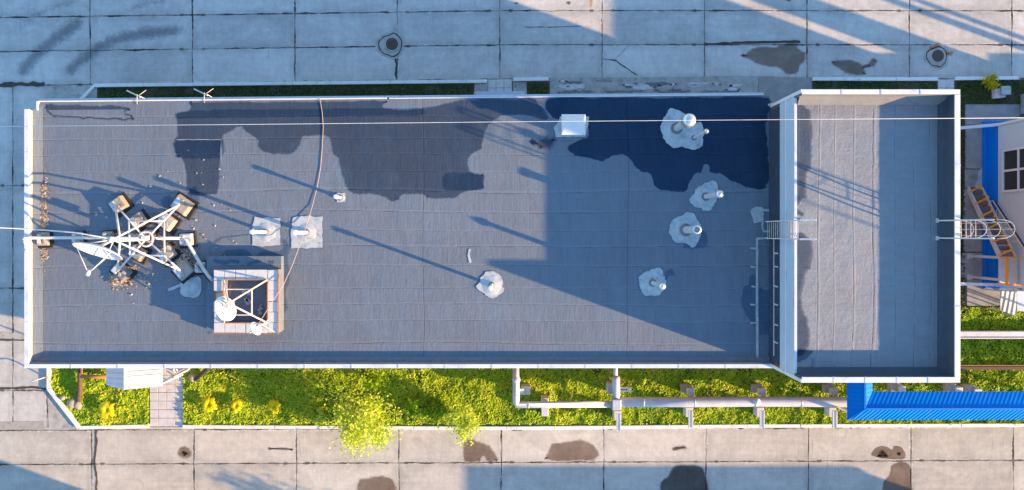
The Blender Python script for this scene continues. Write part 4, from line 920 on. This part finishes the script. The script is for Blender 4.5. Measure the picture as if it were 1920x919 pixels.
for (px, py, s_, lab) in ((137, 755, .30, 'flat reddish stone left of the brown pipe end'), (149, 758, .27, 'round stone under the brown pipe end'), (121, 745, .18, 'small stone against the slanting kerb'), (363, 707, .28, 'boulder by the black pipe and the paved path')):
    c = P(px, py, 0); m = MB(); m.lathe([(0, -.05), (s_*.8, -.03), (s_, .08), (s_*.8, .2), (s_*.4, .26), (0, .27)], Matrix.Translation((c.x, c.y, 0)) @ Matrix.Rotation(px, 4, 'Z'), 12, 0, True, .45, px)
    tag(m.build('stone', M_['stone']), lab, 'stone', 'stones on the lawn')
m = MB(); m.tube([P(398, 684, .5), P(388, 693, .45), P(366, 712, .15)], .12, 10); tag(m.build('black_pipe', M_['dark']), 'short black pipe slanting from the building to the lawn', 'pipe')

# ------------------------------------------------------------------ heating pipes on supports
zp = 1.3
t = thing('heating_pipe', 'thick grey insulated pipe running along the lawn to the blue roof', 'pipe', P(1350, 753, 0))
m = MB(); m.tube([P(1152, 754, zp), P(1300, 754, zp), P(1430, 753, zp), P(1592, 754, zp), P(1700, 754, zp)], .285, 18); m.build('pipe_run', M_['steel'], t)
m = MB()
for px in (1205, 1300, 1414, 1500): m.tube([P(px, 754, zp), P(px+2, 754, zp)], .295, 18)
m.build('seam_band', M_['alu'], t)
m = MB(); m.lathe([(.0, -.1), (.22, -.1), (.2, .12), (.1, .2), (0, .22)], Matrix.Translation(P(1418, 752, zp+.22)), 12); m.build('valve_bump', M_['steel'], t)
t = thing('heating_pipe', 'thinner grey pipe with a corner at its far end joining the junction', 'pipe', P(1060, 758, 0))
m = MB(); m.tube([P(967, 680, zp), P(968, 757, zp), P(969, 759, zp), P(1148, 758, zp)], .185, 16); m.build('pipe_run', M_['steel'], t)
m = MB()
for p, q in (((967, 708, zp), (967, 711, zp)), ((990, 759, zp), (992, 759, zp)), ((968, 740, zp), (968, 742, zp))): m.tube([P(*p), P(*q)], .205, 16)
m.lathe([(.23, -.15), (.23, .12), (.15, .2), (0, .22)], Matrix.Translation(P(968, 712, zp)), 14)
m.build('elbow', M_['steel'], t)
t = thing('heating_pipe', 'short branch pipe from the building down to the pipe junction', 'pipe', P(1155, 725, 0))
m = MB(); m.tube([P(1154, 680, zp), P(1154, 708, zp)], .13, 14); m.build('narrow_run', M_['steel'], t)
m = MB(); m.tube([P(1154, 706, zp), P(1155, 712, zp), P(1156, 752, zp)], .22, 14); m.build('wide_run', M_['steel'], t)
m = MB(); m.box(P(1155, 757, zp).x, P(1155, 757, zp).y, zp-.32, zp+.33, .50, .60); m.build('junction_box', M_['steel'], t, .04)
def support(px, py, lab, up=True, chan=True, zt_=1.0):
    c = P(px, py, 0); t = thing('pipe_support', lab, 'pipe support', (c.x, c.y, 0), 'supports of the heating pipe')
    if up:
        m = MB(); m.box(c.x-.05, c.y+.95, -.05, .5, .55, .5); m.build('footing', M_['conc'], t, .03)
        m = MB(); m.box(c.x+.12, c.y+.85, .502, .85, .4, .4); m.build('pier', M_['paver'], t, .02)
        m = MB(); m.bar((c.x+.1, c.y+.8, .95), (c.x+.1, c.y+.1, .95), .2, .14); m.build('bracket', M_['steel'], t)
    m = MB(); m.box(c.x+.05, c.y-.35, -.05, .75, .42, .55); m.build('block', M_['paver'], t, .02)
    if chan:
        m = MB(); m.bar((c.x+.08, c.y-.2, .9), (c.x+.08, c.y-1.2, .9), .26, .03); m.bar((c.x-.02, c.y-.2, .96), (c.x-.02, c.y-1.2, .96), .05, .10); m.bar((c.x+.18, c.y-.2, .96), (c.x+.18, c.y-1.2, .96), .05, .10); m.build('channel', M_['white'], t)
for px, lab in ((1285, 'support of the thick pipe nearest the junction box'), (1416, 'middle support of the thick pipe below the valve bump'), (1549, 'support of the thick pipe next to the blue roof')): support(px, 756, lab)
support(1153, 762, 'support below the pipe junction with a channel towards the kerb', False)
c = P(985, 727, 0); t = thing('pipe_support', 'square block support beside the corner pipe near the building', 'pipe support', (c.x, c.y, 0), 'supports of the heating pipe')
m = MB(); m.box(c.x, c.y, -.05, .8, .55, .5); m.build('block', M_['paver'], t, .02); m = MB(); m.bar((c.x-.1, c.y, .9), (c.x-.55, c.y, .95), .3, .15); m.build('bracket', M_['steel'], t)
c = P(1021, 757, 0); t = thing('pipe_support', 'narrow pale slab support under the thinner pipe', 'pipe support', (c.x, c.y, 0), 'supports of the heating pipe')
m = MB(); m.box(c.x, c.y, -.05, .85, .42, 1.05); m.build('slab', M_['paver'], t, .02); m = MB(); m.box(c.x+.03, c.y+.33, .852, 1.0, .22, .18); m.build('clamp', M_['steel'], t)
c = P(1148, 723, 0); t = thing('pipe_support', 'steel saddle with a double rail across the short branch pipe', 'pipe support', (c.x, c.y, 0), 'supports of the heating pipe')
m = MB(); m.box(c.x-.15, c.y, -.05, .85, .5, .6); m.build('block', M_['steel'], t, .02); m = MB(); m.bar((c.x+.1, c.y+.07, 1.0), (c.x+1.0, c.y+.07, 1.0), .09); m.bar((c.x+.1, c.y-.1, 1.0), (c.x+1.0, c.y-.1, 1.0), .09); m.build('double_rail', M_['white'], t)
for px, py, lab in ((1668, 722, 'grey footing beside the annex wall, nearer the blue roof corner'), (1773, 724, 'pale slim footing beside the annex coping corner'), (1808, 727, 'grey footing just past the annex corner')):
    c = P(px, py, 0); t = thing('pipe_support', lab, 'pipe support', (c.x, c.y, 0), 'supports of the heating pipe')
    m = MB(); m.box(c.x, c.y, -.05, .6, .55, .5, .1); m.build('footing', M_['conc'], t, .03); m = MB(); m.box(c.x+.35, c.y-.1, .3, .75, .4, .35, .1); m.build('pier', M_['steel'], t, .02)

# ------------------------------------------------------------------ blue roofed gallery
zb = 3.0; ze = 2.55
t = thing('blue_gallery', 'covered gallery with a bright blue ribbed ridge roof', 'canopy', P(1750, 765, 0))
A = lambda x, y, z: P(x, y, z)
xl, xm, xr = A(1588, 0, ze).x, A(1622, 0, zb).x, A(1636, 0, ze).x
yt, yn, yr, ys_ = AY0-.02, A(0, 734, ze).y, A(0, 767, zb).y, A(0, 787, ze).y
XE2 = 46
m = MB(); q = [m.v(c) for c in ((xl, yt, ze), (xl, ys_, ze), (xm, yr, zb), (xm, yt, zb))]; m.face(q); m.build('roof_slope', M_['bluerib_y'], t)
m = MB(); q = [m.v(c) for c in ((xm+.003, yt, zb), (xm+.003, yr, zb), (xr, yn, ze+.003), (xr, yt, ze))]; m.face(q); m.build('roof_slope', M_['bluerib_y'], t)
m = MB(); q = [m.v(c) for c in ((xr+.003, yn, ze), (xm+.006, yr, zb), (XE2, yr, zb), (XE2, yn, ze))]; m.face(q); m.build('roof_slope', M_['bluerib_n'], t)
m = MB(); q = [m.v(c) for c in ((xl+.004, ys_-.002, ze), (XE2, ys_-.002, ze), (XE2, yr-.004, zb), (xm, yr-.004, zb))]; m.face(q); m.build('roof_slope', M_['bluerib'], t)
m = MB(); m.bar((xm, yr, zb+.01), (XE2, yr, zb+.01), .10, .03); m.bar((xm, yt, zb+.01), (xm, yr, zb+.01), .10, .03); m.bar((xm, yr, zb+.012), (xl, ys_, ze+.012), .08, .025); m.build('ridge_cap', M_['blue'], t)
m = MB(); m.prism([(xl+.1, ys_+.1), (XE2, ys_+.1), (XE2, yn-.1), (xr-.1, yn-.1), (xr-.1, yt), (xl+.1, yt)], ze-.16, ze-.04); m.build('ceiling', M_['white'], t)
for px in (1600, 1683, 1825, 1920, 2040):
    for yy in (ys_+.12,):
        m = MB(); x = P(px, 0, 2).x; m.bar((x, yy-.0, 0), (x, yy-.0, ze-.16), .09); m.bar((x+.16, yy, 0), (x+.16, yy, ze-.16), .09); m.box(x+.08, yy-.12, ze-.9, ze-.3, .32, .05); m.build('post', M_['white'], t)

# ------------------------------------------------------------------ east building, stair, pads
EX0, EX1, EY0, EY1, EZ = 27.8, 33.4, -2.95, 6.16, 6.0
t = thing('grey_building', 'grey clad building with a white framed window above a blue plinth', 'building', ((EX0+EX1)/2, (EY0+EY1)/2, 0))
m = MB(); m.prism([(EX0, EY0), (EX1, EY0), (EX1, EY1), (EX0, EY1)], 1.0, EZ); m.build('wall', M_['clad'], t)
m = MB(); m.prism([(EX0-.12, EY0-.12), (EX1, EY0-.12), (EX1, EY1+.15), (EX0-.12, EY1+.15)], 0, .96); m.prism([(EX0-.3, EY0-.3), (EX1, EY0-.3), (EX1, EY1+.32), (EX0-.3, EY1+.32)], 0, .34)
m.prism([(EX0-.16, EY0+.2), (EX0-.121, EY0+.2), (EX0-.121, EY1-.3), (EX0-.16, EY1-.3)], .55, .62); m.build('plinth', M_['blue'], t, .02)
m = MB(); m.prism([(EX0-.2, EY0-.2), (EX1+.2, EY0-.2), (EX1+.2, EY1+.2), (EX0-.2, EY1+.2)], EZ, EZ+.12); m.build('roof', M_['rooftile'], t)
for y in (EY0, EY1):
    m = MB(); m.box(EX0, y, .97, EZ-.01, .14, .14); m.build('corner_trim', M_['white'], t)
wy0, wy1, wz0, wz1 = P(0, 361, 1.5).y, P(0, 281, 1.5).y, 1.42, 3.5
m = MB()
for y in (wy0+.06, (wy0+wy1)/2, wy1-.06): m.box(EX0-.02, y, wz0, wz1, .10, .12)
for z in (wz0, (wz0+wz1)/2-.06+.25, wz1-.12): m.prism([(EX0-.065, wy0+.121), (EX0+.02, wy0+.121), (EX0+.02, wy1-.121), (EX0-.065, wy1-.121)], z, z+.12)
f = m.build('window', M_['white'], t); m = MB(); m.prism([(EX0-.012, wy0+.05), (EX0-.008, wy0+.05), (EX0-.008, wy1-.05), (EX0-.012, wy1-.05)], wz0+.05, wz1-.05)
o = m.build('pane', M_['glass']); o.parent = f
m = MB(); m.box(37.15, EY1-.16, 3.42, 9.0, 3.3, .28); m.build('shade_wall', M_['clad'], t)  # unseen wall added to throw a band of shade over the road
for (xa, xb, hz) in ((33.41, 38.8, 3.4), (38.81, 40.0, 2.7), (40.01, 47.0, 3.4)):  # unseen wings, heights stepped to let strips of sun reach the road
    m = MB(); m.prism([(xa, EY0), (xb, EY0), (xb, EY1), (xa, EY1)], 0, hz); m.build('unseen_wing', M_['clad'], t)
for (x, y, h_, r_, lab) in ((41.7, 6.6, 9.0, .20, 'thick tapered unseen pole added beside the grey building for its shadow'), (42.4, 6.9, 9.5, .14, 'slim unseen pole added clear of the grey building for its shadow')):  # unseen poles added to lay narrow shadow bands on the road
    tt = thing('shadow_pole', lab, 'shadow caster', (x, y, 0)); m = MB(); m.tube([(x, y, 0), (x, y, h_)], [r_*1.2, r_*.8], 10); m.build('pole', M_['steel'], tt)
    m = MB(); m.box(x, y, h_, h_+.12, .7, .3); m.build('shade_head', M_['dark'], tt)
for py, lab, z in ((239, 'white tube barrier joining the annex and the far grey corner', 1.0), (533, 'white tube barrier below the staircase landing', 1.0)):
    a = P(1790, py+(2 if py < 300 else -1), z); e = Vector((EX0-.05, P(0, py-5 if py < 300 else py+1, z).y, z))
    tt = thing('tube_barrier', lab, 'barrier', (a.x, a.y, 0), 'tube barriers between the buildings'); m = MB(); m.bar(a, e, .17, .12); m.build('rail', M_['white'], tt)
    for k in (.25, .8): q = a.lerp(e, k); m = MB(); m.bar((q.x, q.y, 0), (q.x, q.y, z-.06), .08); m.build('post', M_['white'], tt)
tt = thing('shade_mast', 'tall unseen mast with a long dark block added to shade the roof', 'shadow caster', (35, -6.3, 0))  # unseen mast and block added to throw a shade band on the roof
m = MB(); m.tube([(35, -6.3, 0), (35, -6.3, 15.4)], [.07, .05], 8); m.build('pole', M_['steel'], tt)
m = MB(); m.box(35, -6.3, 15.35, 19.5, .5, .72); m.build('shade_head', M_['dark'], tt)
# staircase
sx0, sx1, sy0, sy1, sz = 26.72, 27.45, P(0, 356, 0).y, P(0, 482, 2.8).y, 2.8
t = thing('staircase', 'grey metal staircase with orange handrail climbing the grey wall', 'staircase', (27, 1, 0))
n_ = 12
for k in range(n_):
    z = sz*(k+1)/n_; y = sy0+(sy1-sy0)*(k+.5)/n_
    m = MB(); m.box((sx0+sx1)/2, y, z-.04, z, sx1-sx0-.06, .27); m.build('tread', M_['tread'], t)
for x in (sx0-.03, sx1+.03):
    m = MB(); m.bar((x, sy0+.1, .02), (x, sy1, sz), .09, .26); m.build('stringer', M_['steel'], t)
m = MB(); m.prism([(sx0-.05, sy1-.01), (EX0-.14, sy1-.01), (EX0-.14, sy1-1.5), (sx0-.05, sy1-1.5)], sz-.06, sz); m.build('landing', M_['steel'], t)
for k in range(6):
    f_ = (k+.2)/5.4; p = Vector((sx0-.05, sy0+(sy1-sy0)*f_, sz*f_)); m = MB()
    m.bar(p+Vector((-.02, -.05, .05)), p+Vector((.12, .30, .95)), .09, .05); m.build('rail_post', M_['orange'], t)
m = MB(); p0 = Vector((sx0+.07, sy0+.28, .98)); p1 = Vector((sx0+.07, sy1+.1, sz+1.0)); m.tube([p0, p1, p1+Vector((0, -1.6, 0))], .03, 6); m.build('handrail', M_['orange'], t)
m = MB(); 
for y in (sy1-.02, sy1-1.46): m.bar((sx0+.0, y, sz), (sx0+.0, y, sz+1.05), .07)
m.bar((sx0, sy1-.02, sz+.5), (sx0, sy1-1.46, sz+.5), .05, .22); m.bar((sx0, sy1-1.46, sz+1.0), (EX0-.2, sy1-1.46, sz+1.0), .05); m.bar((sx0, sy1-.02, sz+.95), (sx0+.7, sy1-.02, sz+.95), .05); m.build('landing_rail', M_['orange'], t)
m = MB(); q0, q1 = Vector((sx1+.06, sy0-.7, 1.0)), Vector((sx1+.06, sy1+.1, sz+1.0)); m.tube([q0, q1], .03, 6)
for k in range(5): c = q0.lerp(q1, k/4); m.tube([c, c+Vector((0, 0, -.9))], .02, 6); m.tube([c+Vector((0, 0, -.45)), c+Vector((-.02, .3, -.3))], .02, 6)
m.build('wall_handrail', M_['pinkmetal'], t)
m = MB(); m.bar(q0+Vector((.12, 0, .0)), q1+Vector((.12, 0, 0)), .06, .06); m.build('guard_beam', M_['dark'], t)
for py in (480, 519):
    for x in (26.82,):
        c = P(1817, py); m = MB(); m.bar((c.x+.02, c.y, 0), (c.x+.02, c.y, sz-.08), .14); m.box(c.x+.02, c.y, 0, .06, .32, .32); m.build('support_post', M_['steel'], t)
# pads
r = MB()
for k, q in enumerate(([(1809, 196), (1911, 196), (1911, 234), (1809, 234)], [(1809, 235), (1850, 235), (1850, 317), (1809, 316)], [(1808, 318), (1850, 318), (1850, 352), (1807, 352)], [(1806, 354), (1890, 354), (1890, 472), (1806, 472)],
                       [(1803, 474), (1852, 474), (1852, 522), (1806, 522)], [(1812, 524), (1878, 524), (1878, 574), (1812, 573)], [(1800, 481), (1806, 481), (1806, 520), (1800, 520)])):
    r.prism([P2(*p) for p in q], -.05, .05+.002*k)
r.sheet([P2(*p) for p in ((1836, 318), (1849, 318), (1849, 352), (1828, 352), (1832, 335))], .062, 1, .03, 0, 4)
struct(r.build('concrete_pads', [M_['pad'], M_['sealant']], bevel=.01))
m = MB(); m.prism([P2(1912, 178), P2(1990, 178), P2(1990, 215), P2(1912, 215)], 0, .35); struct(m.build('loading_slab', M_['pad'], bevel=.02))
for (x0_, x1_, mat, lab) in ((1876, 1906, 'grib', 'grey corrugated lean-to sheet beside the grass'), (1907, 1960, 'wrib_x', 'pale corrugated lean-to sheet at the photo edge')):
    tt = thing('lean_to', lab, 'lean-to', P(x0_, 570)); z = 1.6
    m = MB(); o = [P(x0_, 546, z), P(x1_, 546+ (x1_-x0_)*.05, z), P(x1_, 592, z-.3), P(x0_, 582, z-.3)]; m.face([m.v(c) for c in o]); m.face([m.v(c-Vector((0, 0, .03))) for c in o[::-1]]); m.build('roof_sheet', M_[mat], tt)
    for c in o: m = MB(); m.bar((c.x+.05*(1 if c in (o[0], o[3]) else -1), c.y, 0), (c.x+.05*(1 if c in (o[0], o[3]) else -1), c.y, c.z-.04), .06); m.build('post', M_['steel'], tt)
tt = thing('duct', 'pale horizontal duct crossing the lawn beside the annex', 'duct', P(1860, 628)); m = MB(); m.box((P(1780, 0).x+46)/2, P(0, 628, .5).y, .25, .62, 46-P(1780, 0).x, .44); m.build('casing', M_['steel'], tt, .03)
m = MB(); m.bar((P(1780, 0).x, P(0, 634, .6).y, .66), (46, P(0, 634, .6).y, .66), .06, .03); m.build('edge_strip', M_['pinkmetal'], tt)
tt = thing('brown_rail', 'dark brown rail lying across the lawn below the duct', 'rail', P(1860, 689)); m = MB(); m.bar((P(1780, 0).x, P(0, 690, .3).y, .3), (46, P(0, 690, .3).y, .3), .18, .2); m.build('beam', M_['brown'], tt); m = MB(); m.bar((P(1780, 0).x, P(0, 685, .3).y, .36), (46, P(0, 685, .3).y, .36), .05, .05); m.build('strip', M_['rusty'], tt)
c = P(1868, 175); tt = thing('concrete_box', 'pale square concrete box on the grass by the yellow bush', 'concrete box', (c.x, c.y, 0)); m = MB(); m.box(c.x, c.y-.05, -.02, .35, .62, .55, .1); m.build('body', M_['paver'], tt, .02); m = MB(); m.box(c.x+.25, c.y+.08, .352, .5, .55, .5, .03); m.build('lid', M_['sealant'], tt, .015)

# ------------------------------------------------------------------ neighbours outside the frame that throw the shadows on the road
def neighbour(x0, x1, y0, y1, h_, lab, extra=()):
    tt = thing('neighbour_building', lab, 'building', ((x0+x1)/2, (y0+y1)/2, 0)); m = MB(); m.prism([(x0, y0), (x1, y0), (x1, y1), (x0, y1)], 0, h_-.2); m.build('wall', M_['brick'], tt)
    m = MB(); m.prism([(x0-.1, y0-.1), (x1+.1, y0-.1), (x1+.1, y1+.1), (x0-.1, y1+.1)], h_-.2, h_); m.build('roof', M_['rooftile'], tt)
    for (a, b_, w_, d_, z) in extra: m = MB(); m.box(a, b_, h_, z, w_, d_); m.build('chimney', M_['brick'], tt)
neighbour(14.6, 37.2, -32, -20, 4.85, 'long brick building across the near road, opposite the pipes', ())
neighbour(-32, -11.4, -33, -20, 6.2, 'brick building across the near road, opposite the porch')

# ------------------------------------------------------------------ vegetation
def inpoly(x, y, poly):
    c = False; n_ = len(poly)
    for i in range(n_):
        x1_, y1_ = poly[i]; x2_, y2_ = poly[i-1]
        if (y1_ > y) != (y2_ > y) and x < (x2_-x1_)*(y-y1_)/(y2_-y1_)+x1_: c = not c
    return c
def scatter(polys, dens, hfun):
    out = []
    for poly in polys:
        q = [P2(*p) for p in poly]; xs = [p[0] for p in q]; ys = [p[1] for p in q]
        for _ in range(int((max(xs)-min(xs))*(max(ys)-min(ys))*dens)):
            x, y = random.uniform(min(xs), max(xs)), random.uniform(min(ys), max(ys))
            if noise.noise(Vector((x*.7, y*.9, 8)))+.6*noise.noise(Vector((x*2.3, y*2.3, 4))) < -.52 and random.random() < .8: continue
            if inpoly(x, y, q): out.append((x, y, hfun(x, y)))
    return out
def hs(x, y):
    k = max(0, .5+.9*noise.noise(Vector((x*.9, y*.9, 2)))+.5*noise.noise(Vector((x*2.6, y*2.6, 5))))
    return .02+.18*k*(.45+.55*random.random())
lawn = [[(96, 652), (96, 727), (153, 797), (280, 796), (280, 652)], [(346, 652), (346, 796), (2020, 794), (2020, 576), (1720, 576), (1720, 652)]]
pts = scatter(lawn, 520, hs)
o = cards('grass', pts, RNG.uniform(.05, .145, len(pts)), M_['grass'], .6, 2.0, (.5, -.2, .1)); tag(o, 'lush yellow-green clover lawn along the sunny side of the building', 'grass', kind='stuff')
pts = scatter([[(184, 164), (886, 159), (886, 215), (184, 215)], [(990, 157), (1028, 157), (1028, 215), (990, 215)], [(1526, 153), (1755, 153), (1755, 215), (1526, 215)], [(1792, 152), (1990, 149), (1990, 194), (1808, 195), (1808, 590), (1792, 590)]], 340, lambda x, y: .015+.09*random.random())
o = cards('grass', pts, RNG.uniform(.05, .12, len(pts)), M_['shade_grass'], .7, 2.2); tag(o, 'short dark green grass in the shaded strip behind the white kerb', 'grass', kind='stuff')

def shrub(name, lab, px, py, rad, hgt, n_, mat, size, cat='shrub', group=None, lobes=7, spread=1.0, trunk=True):
    c = P(px, py, 0); t = thing(name, lab, cat, (c.x, c.y, 0), group); st = MB(); L_ = []
    for k in range(lobes):
        a = random.uniform(0, 6.28); rr = rad*random.uniform(.1, .8)*spread; tip = Vector((c.x+rr*math.cos(a), c.y+rr*math.sin(a), hgt*random.uniform(.5, 1)))
        st.tube([(c.x+.05*math.cos(a), c.y+.05*math.sin(a), 0), Vector((c.x, c.y, 0)).lerp(tip, .5)+Vector((0, 0, .12)), tip], [.03, .02, .008], 5)
        lr = rad*random.uniform(.25, .6)
        for _ in range(n_//lobes):
            d = Vector((random.gauss(0, .5), random.gauss(0, .5), random.gauss(0, .45)))*lr
            L_.append((tip.x+d.x, tip.y+d.y, max(.05, tip.z+d.z*.8)))
    st.build('stem', M_['bark'], t); cards('foliage', L_, RNG.uniform(size*.6, size*1.3, len(L_)), M_[mat], .9, 2.0, parent=t)
    return t
SG = 'shrubs on the sunny lawn'
shrub('young_tree', 'largest yellow-green bush, spilling over the white kerb onto the road', 702, 769, 1.9, 2.1, 3600, 'shrub', .13, 'tree', None, 20, 1.0)
shrub('shrub', 'pale yellow-green bush overhanging the kerb above the brown oil stain', 870, 783, .95, 1.3, 1900, 'shrub', .12, 'shrub', SG, 10)
shrub('shrub', 'low yellowish bush left of the largest one beside the kerb', 606, 776, .55, .6, 500, 'shrub', .14, 'shrub', SG, 6)
shrub('shrub', 'bright green broad leaved bush right of the largest one', 816, 765, .62, .6, 520, 'green_shrub', .17, 'shrub', SG, 7)
shrub('shrub', 'green bush against the largest yellow one, on its right', 782, 762, .55, .7, 480, 'green_shrub', .16, 'shrub', SG, 6)
shrub('shrub', 'thin yellow-green sprig standing by the white coping', 708, 708, .55, 1.2, 420, 'green_shrub', .14, 'shrub', SG, 6)
shrub('yellow_bush', 'yellow leaved bush leaning over the grass above the concrete box', 1848, 157, .55, .7, 620, 'yel', .12, 'bush', None, 7)
def flower(px, py, rad, lab):
    c = P(px, py, 0); t = thing('flower_clump', lab, 'flowers', (c.x, c.y, 0), 'yellow flower clumps on the lawn'); m = MB(); nb = 17
    for k in range(nb):
        a = 2*math.pi*k/nb+random.uniform(-.2, .2); L_ = rad*random.uniform(.75, 1.15); z0 = .34; u = Vector((math.cos(a), math.sin(a), 0)); s_ = Vector((-u.y, u.x, 0))
        pr = [(.02, .02, 0), (.25, .07, .12), (.55, .10, .16), (.8, .085, .10), (1.0, .01, .02)]; rows = []
        for f_, w_, dz in pr:
            wv = w_*rad/.45*(1.25 if k % 2 else .9); q = Vector((c.x, c.y, z0+dz*.8))+u*L_*f_; rows.append((m.v(q-s_*wv), m.v(q+Vector((0, 0, .03))), m.v(q+s_*wv)))
        for r0, r1 in zip(rows, rows[1:]): m.face([r0[0], r1[0], r1[1], r0[1]], 0, True); m.face([r0[1], r1[1], r1[2], r0[2]], 0, True)
    m.build('fronds', M_['flower'], t); m = MB(); m.tube([(c.x, c.y, 0), (c.x, c.y, .36)], .03, 6); m.build('stem', M_['bark'], t)
flower(208, 765, .52, 'yellow flower clump alone on the lawn below the porch')
flower(397, 756, .50, 'largest of the three yellow flower clumps right of the path')
flower(448, 758, .38, 'smallest, middle one of three yellow flower clumps in a row')
flower(518, 759, .43, 'yellow flower clump farthest from the path in its row')
# tree across the near road (its shadow falls on the slabs)
c = Vector((2.5, -21.2, 0)); t = thing('tree', 'young leafy tree across the near road between two brick buildings', 'tree', c)
m = MB(); m.tube([c, c+Vector((.1, 0, 2.5)), c+Vector((0, .1, 5.2))], [.16, .11, .03], 8)
L_ = []
for k in range(16):
    a = random.uniform(0, 6.28); tip = c+Vector((1.3*math.cos(a)*random.random(), 1.3*math.sin(a)*random.random(), random.uniform(2.8, 5.6))); m.tube([c+Vector((0, 0, tip.z-1)), tip], [.04, .01], 5)
    L_ += [tuple(tip+Vector((random.gauss(0, .3), random.gauss(0, .3), random.gauss(0, .25)))) for _ in range(70)]
m.build('trunk', M_['bark'], t); cards('crown', L_, RNG.uniform(.1, .2, len(L_)), M_['treeleaf'], 1.0, 1.8, parent=t)
